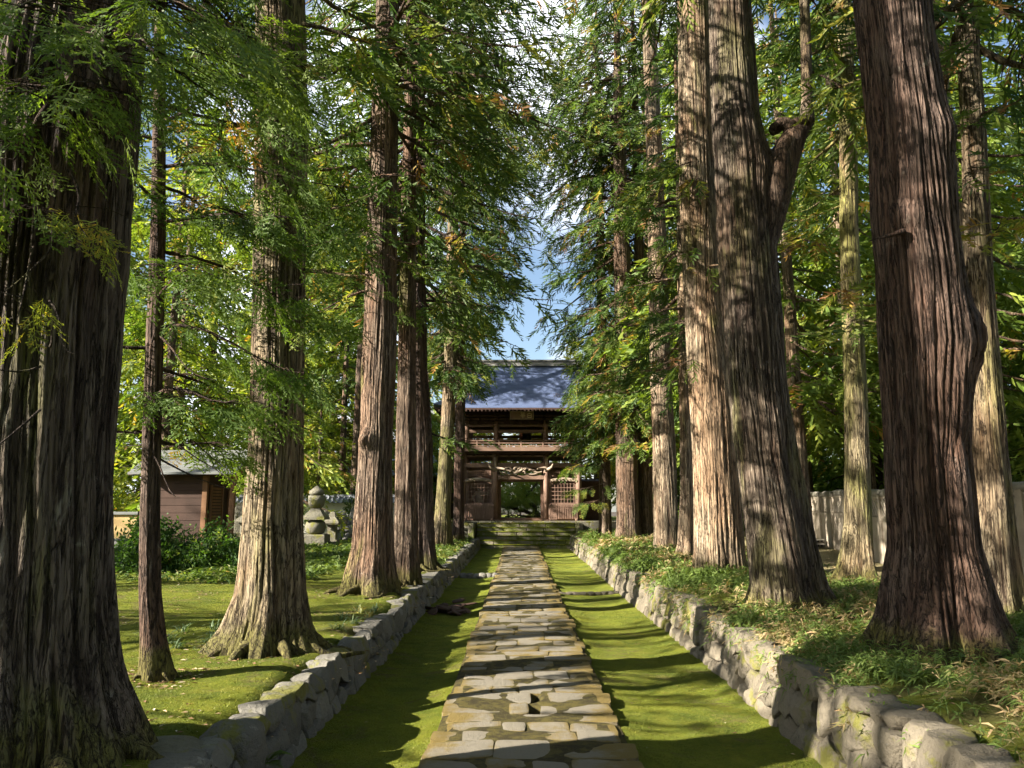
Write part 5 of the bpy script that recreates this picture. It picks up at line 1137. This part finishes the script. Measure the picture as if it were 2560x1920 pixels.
TL = ['pale tuft on the wall edge just past the flaring cedar', 'bushy tuft on the wall edge, second past the flaring cedar', 'tuft set back from the wall edge', 'reddish tuft on the wall edge before the burl cedar', 'far tuft among dry stems near the burl cedar', 'last tuft on the wall edge before the burl cedar', 'dark leafy tuft at the shaded foot of the flaring cedar']
for i, (x, y) in enumerate(TF): tuft('grass_tuft', x, y, float(left_z(x, y)), 34, .26, 320+i, TL[i], 'lily', .75 if i in (3, 4) else .4, 'tufts along the top of the shaded wall')
b = MB(); g = np.random.default_rng(400)                    # fern
for q in range(9):
    a = g.uniform(-2.2, .6) ; e = g.uniform(.3, 1.0); L = g.uniform(.24, .34); u = np.linspace(0, 1, 15)
    d = np.array([math.cos(a)*math.cos(e), math.sin(a)*math.cos(e), math.sin(e)]); C = d*L*u[:, None] + np.array([0,0,-1.])*L*.5*(u**2)[:, None]; sd_ = np.array([-math.sin(a), math.cos(a), 0])
    V, F = ribbon(C, np.full(15, .004), np.array([.2,.1,1.])); b.add(V, F, .3)
    for k_ in range(2, 15):
        for s_ in (-1, 1):
            pl = .085*(1.05 - u[k_])*min(1, k_/4); dd = norm(sd_*s_ + d*.35); V, F = ribbon([C[k_], C[k_]+dd*pl*.5, C[k_]+dd*pl + np.array([0,0,-.008])], [.008,.014,.003], np.array([0,0,1.])); b.add(V, F, .45 + g.normal()*.06)
o = b.build('fern', M['leaf_cypress']); o.location = (-1.98, 6.1, .18); tag(o, 'bright green fern growing from the foot of the shaded wall', 'fern')
b = MB()                                                   # moss fronds and tufts that roughen the carpet
def fronds(n, x0, x1, y0, y1, zf, l, dens):
    X = rng.uniform(x0, x1, n); Y = y0 + (y1-y0)*rng.random(n)**1.4; k_ = rng.random(n) < dens(X, Y); X, Y = X[k_], Y[k_]; N = len(X)
    a = rng.uniform(0, 6.28, N); L = l*rng.uniform(.5, 1.3, N); P = np.stack([X, Y, zf(X, Y) - .004], 1); lean = np.stack([np.cos(a), np.sin(a), rng.uniform(.5, 1.6, N)], 1); lean = norm(lean)*L[:, None]; sd2 = np.stack([-np.sin(a), np.cos(a), 0*a], 1)*(L*.22)[:, None]
    V = np.stack([P - sd2, P + sd2, P + lean], 1).reshape(-1, 3); i = np.arange(N)[:, None]*3; b.add(V, np.concatenate([i, i+1, i+2], 1), np.repeat(np.clip(.2 + .8*fbm(X*1.6, Y*1.6, 0, 51) + rng.normal(size=N)*.12, 0, 1), 3))
fronds(70000, -2.1, -.82, 4.5, 16, moss_z, .016, lambda X, Y: np.clip(.35 + fbm(X*3, Y*3, 0, 2), 0, 1)); fronds(80000, .82, 2.5, 4.5, 17, moss_z, .016, lambda X, Y: np.clip(.35 + fbm(X*3, Y*3, 0, 2), 0, 1)); fronds(110000, -8, -2.1, 5, 17, left_z, .018, lambda X, Y: np.clip(.35 + fbm(X*3, Y*3, 0, 2), 0, 1))
tag(b.build('moss_fronds', M['moss_frond']), 'fuzzy moss fronds on the lawn', 'moss', None, 'stuff')
b = MB()                                                   # fallen twigs and leaves
def litter(n, x0, x1, y0, y1, zf, size, dens=None):
    X = rng.uniform(x0, x1, n); Y = rng.uniform(y0, y1, n)
    if dens is not None: k_ = rng.random(n) < dens(X, Y); X, Y = X[k_], Y[k_]
    N = len(X); a = rng.uniform(0, 6.28, N); L = size*rng.uniform(.5, 1.6, N); Wd = L*rng.uniform(.12, .45, N); Z = zf(X, Y) + .008; c, s_ = np.cos(a), np.sin(a)
    t4 = lambda u, v, w: np.stack([X + c*L*u - s_*Wd*v, Y + s_*L*u + c*Wd*v, Z + w*L], 1)
    V = np.stack([t4(-.5,0,0), t4(0,-.5,.12), t4(.5,0,.0), t4(0,.5,.02)], 1).reshape(-1, 3); i = np.arange(N)[:, None]*4
    b.add(V, np.concatenate([i, i+1, i+2, i+3], 1), np.repeat(rng.random(N), 4))
litter(1200, -2.0, 2.4, 5, 20, moss_z, .03, lambda X, Y: np.clip(.15 + (np.abs(X) > 1.7)*.8, 0, 1)); litter(3500, -8, -2.3, 5, 18, left_z, .04, lambda X, Y: np.clip((fbm(X, Y, 0, 3)-.4)*4, .1, 1))
for tx, ty, tr in TRUNKS + [(-3.08,5.08,.55),(-2.92,9.04,.55),(-3.47,7.46,.2),(-2.93,14.92,.5),(-2.6,20.1,.4)]:
    a_ = rng.uniform(0, 6.28, 260); d_ = tr*(1 + np.abs(rng.normal(size=260))*.9)
    litter(260, tx-tr*2.2, tx+tr*2.2, ty-tr*2.2, ty+tr*2.2, left_z if tx < 0 else right_z, .05)
litter(2600, 2.6, 9, 5, 22, right_z, .05)
tag(b.build('fallen_leaves', M['litter']), 'scattered dry twigs and leaves lying on the moss', 'fallen leaves', None, 'stuff')

# ------------------------------------------------------------------ lattice fence and things on the bare ground
fence = empty('lattice_fence', (0, 0, 0), 'pale concrete fence with basket lattice upper panels and a grey rounded cap, behind the cedars', 'fence')
FP = [(8.9,4.0),(8.65,8.0),(8.35,13.1),(8.25,15.4),(8.68,18.9),(9.4,22.7),(10.2,26.6),(10.9,31),(11.4,36)]
for (xa, ya), (xb, yb) in zip(FP[:-1], FP[1:]):
    Lf = math.hypot(xb-xa, yb-ya); m = max(1, round(Lf/1.9))
    for q in range(m):
        x0, y0 = xa + (xb-xa)*q/m, ya + (yb-ya)*q/m; l = Lf/m; ang = math.atan2(yb-ya, xb-xa); cx, cy_ = x0 + (xb-xa)/m/2, y0 + (yb-ya)/m/2
        z = float(right_z(cx, cy_)) - .12; Ht = 1.86
        pt = lambda u, v, zz: (cx + math.cos(ang)*u - math.sin(ang)*v, cy_ + math.sin(ang)*u + math.cos(ang)*v, z + zz)
        b = MB(); b.box(pt(0,0,.55), (l-.02, .10, 1.25), .5, 0, ang); b.box(pt(0,.0,1.19), (l-.02, .16, .08), .5, 0, ang); b.build('base_panel', M['concrete'], fence)
        b = MB()                                            # basket weave: slats on the diagonal, alternately proud
        for dg in (-1, 1):
            kk = int(l/.19) + 5
            for w_ in range(-4, kk):
                u0 = -l/2 + w_*.19; pts = []
                for (uu, zz) in ((u0, 1.24), (u0 + .5, 1.74)):
                    pts.append((uu if dg > 0 else -uu, zz))
                (ua, za), (ub, zb) = pts
                lo, hi = -l/2 + .05, l/2 - .05; t0, t1 = 0., 1.
                for tt_ in ((lo-ua)/(ub-ua), (hi-ua)/(ub-ua)):
                    if (ub-ua) > 0: t0, t1 = (max(t0, tt_), t1) if tt_ == (lo-ua)/(ub-ua) else (t0, min(t1, tt_))
                    else: t0, t1 = (max(t0, tt_), t1) if tt_ == (hi-ua)/(ub-ua) else (t0, min(t1, tt_))
                if t1 - t0 < .05: continue
                A_, B2 = (ua + (ub-ua)*t0, za + (zb-za)*t0), (ua + (ub-ua)*t1, za + (zb-za)*t1)
                hw = .036; dx, dz = B2[0]-A_[0], B2[1]-A_[1]; ll = math.hypot(dx, dz); nx, nz = -dz/ll*hw, dx/ll*hw; v0 = .028*dg
                b.add([pt(A_[0]+nx, v0+e, A_[1]+nz) if s_ > 0 else pt(A_[0]-nx, v0+e, A_[1]-nz) for e in (-.024, .024) for s_ in (1, -1)] + [pt(B2[0]+nx, v0+e, B2[1]+nz) if s_ > 0 else pt(B2[0]-nx, v0+e, B2[1]-nz) for e in (-.024, .024) for s_ in (1, -1)], [(0,1,3,2),(4,6,7,5),(0,4,5,1),(2,3,7,6),(0,2,6,4),(1,5,7,3)], .5)
        b.box(pt(0,0,1.71), (l-.02, .12, .06), .5, 0, ang); b.build('lattice_panel', M['concrete'], fence)
        b = MB(); b.box(pt(-l/2,0,.86), (.17, .19, 1.86), .5, 0, ang, .01); b.build('post', M['concrete'], fence)
        b = MB(); u = np.linspace(-l/2, l/2, 7); b.tube([pt(q_, 0, 1.79 + .035*math.sin((q_/l+.5)*math.pi)) for q_ in u], .105, 10, .5); b.build('cap', M['cap'], fence)
for i, (x, y, z, rz, lab) in enumerate([(8.9,25.2,0,.3,'lower pale concrete drain block on the bare ground before the far fence'),(9.5,25.6,0,.35,'pale concrete drain block lying beside the lower one'),(9.0,25.3,.14,.2,'top pale concrete drain block of the low stack by the fence'),(9.55,25.7,.14,.4,'upper pale concrete block with holes, close to the fence post')]):
    b = MB(); b.box((0,0,.065), (.62,.3,.13), .5, 0, 0, .03)
    for q in (-.16, .0, .16): b.box((q, -.149, .065), (.07,.012,.05), .5, 1)  # near-black plates on the face paint the dark of the holes
    o = b.build('concrete_block', [M['cap'], M['hole']]); o.location = (x, y, float(right_z(x, y)) + z); o.rotation_euler = (0,0,rz); tag(o, lab, 'concrete block', 'concrete blocks stacked by the fence')
b = MB(); b.tube([(0,0,0),(.28,.0,.75),(.5,.05,1.35)], .035, 8); o = b.build('wooden_pole', M['wood']); o.location = (8.55, 24.4, .8); tag(o, 'thin pole leaning on the lattice fence beside the leaning cedar', 'pole')
b = MB(); b.tube([(0,0,0),(.7,.2,.75),(1.0,.3,1.1)], .05, 8); o = b.build('wooden_pole', M['cap']); o.location = (7.35, 11.6, .75); tag(o, 'grey pole propped against the near fence at the edge of the photo', 'pole')
b = MB(); boulder(b, (0,0,0), (.13,.1,.1), np.random.default_rng(3), 7); o = b.build('pale_stone', M['white']); o.location = (6.35, 13.75, .80); tag(o, 'small white stone at the foot of the mossy yellow-green trunk', 'stone')
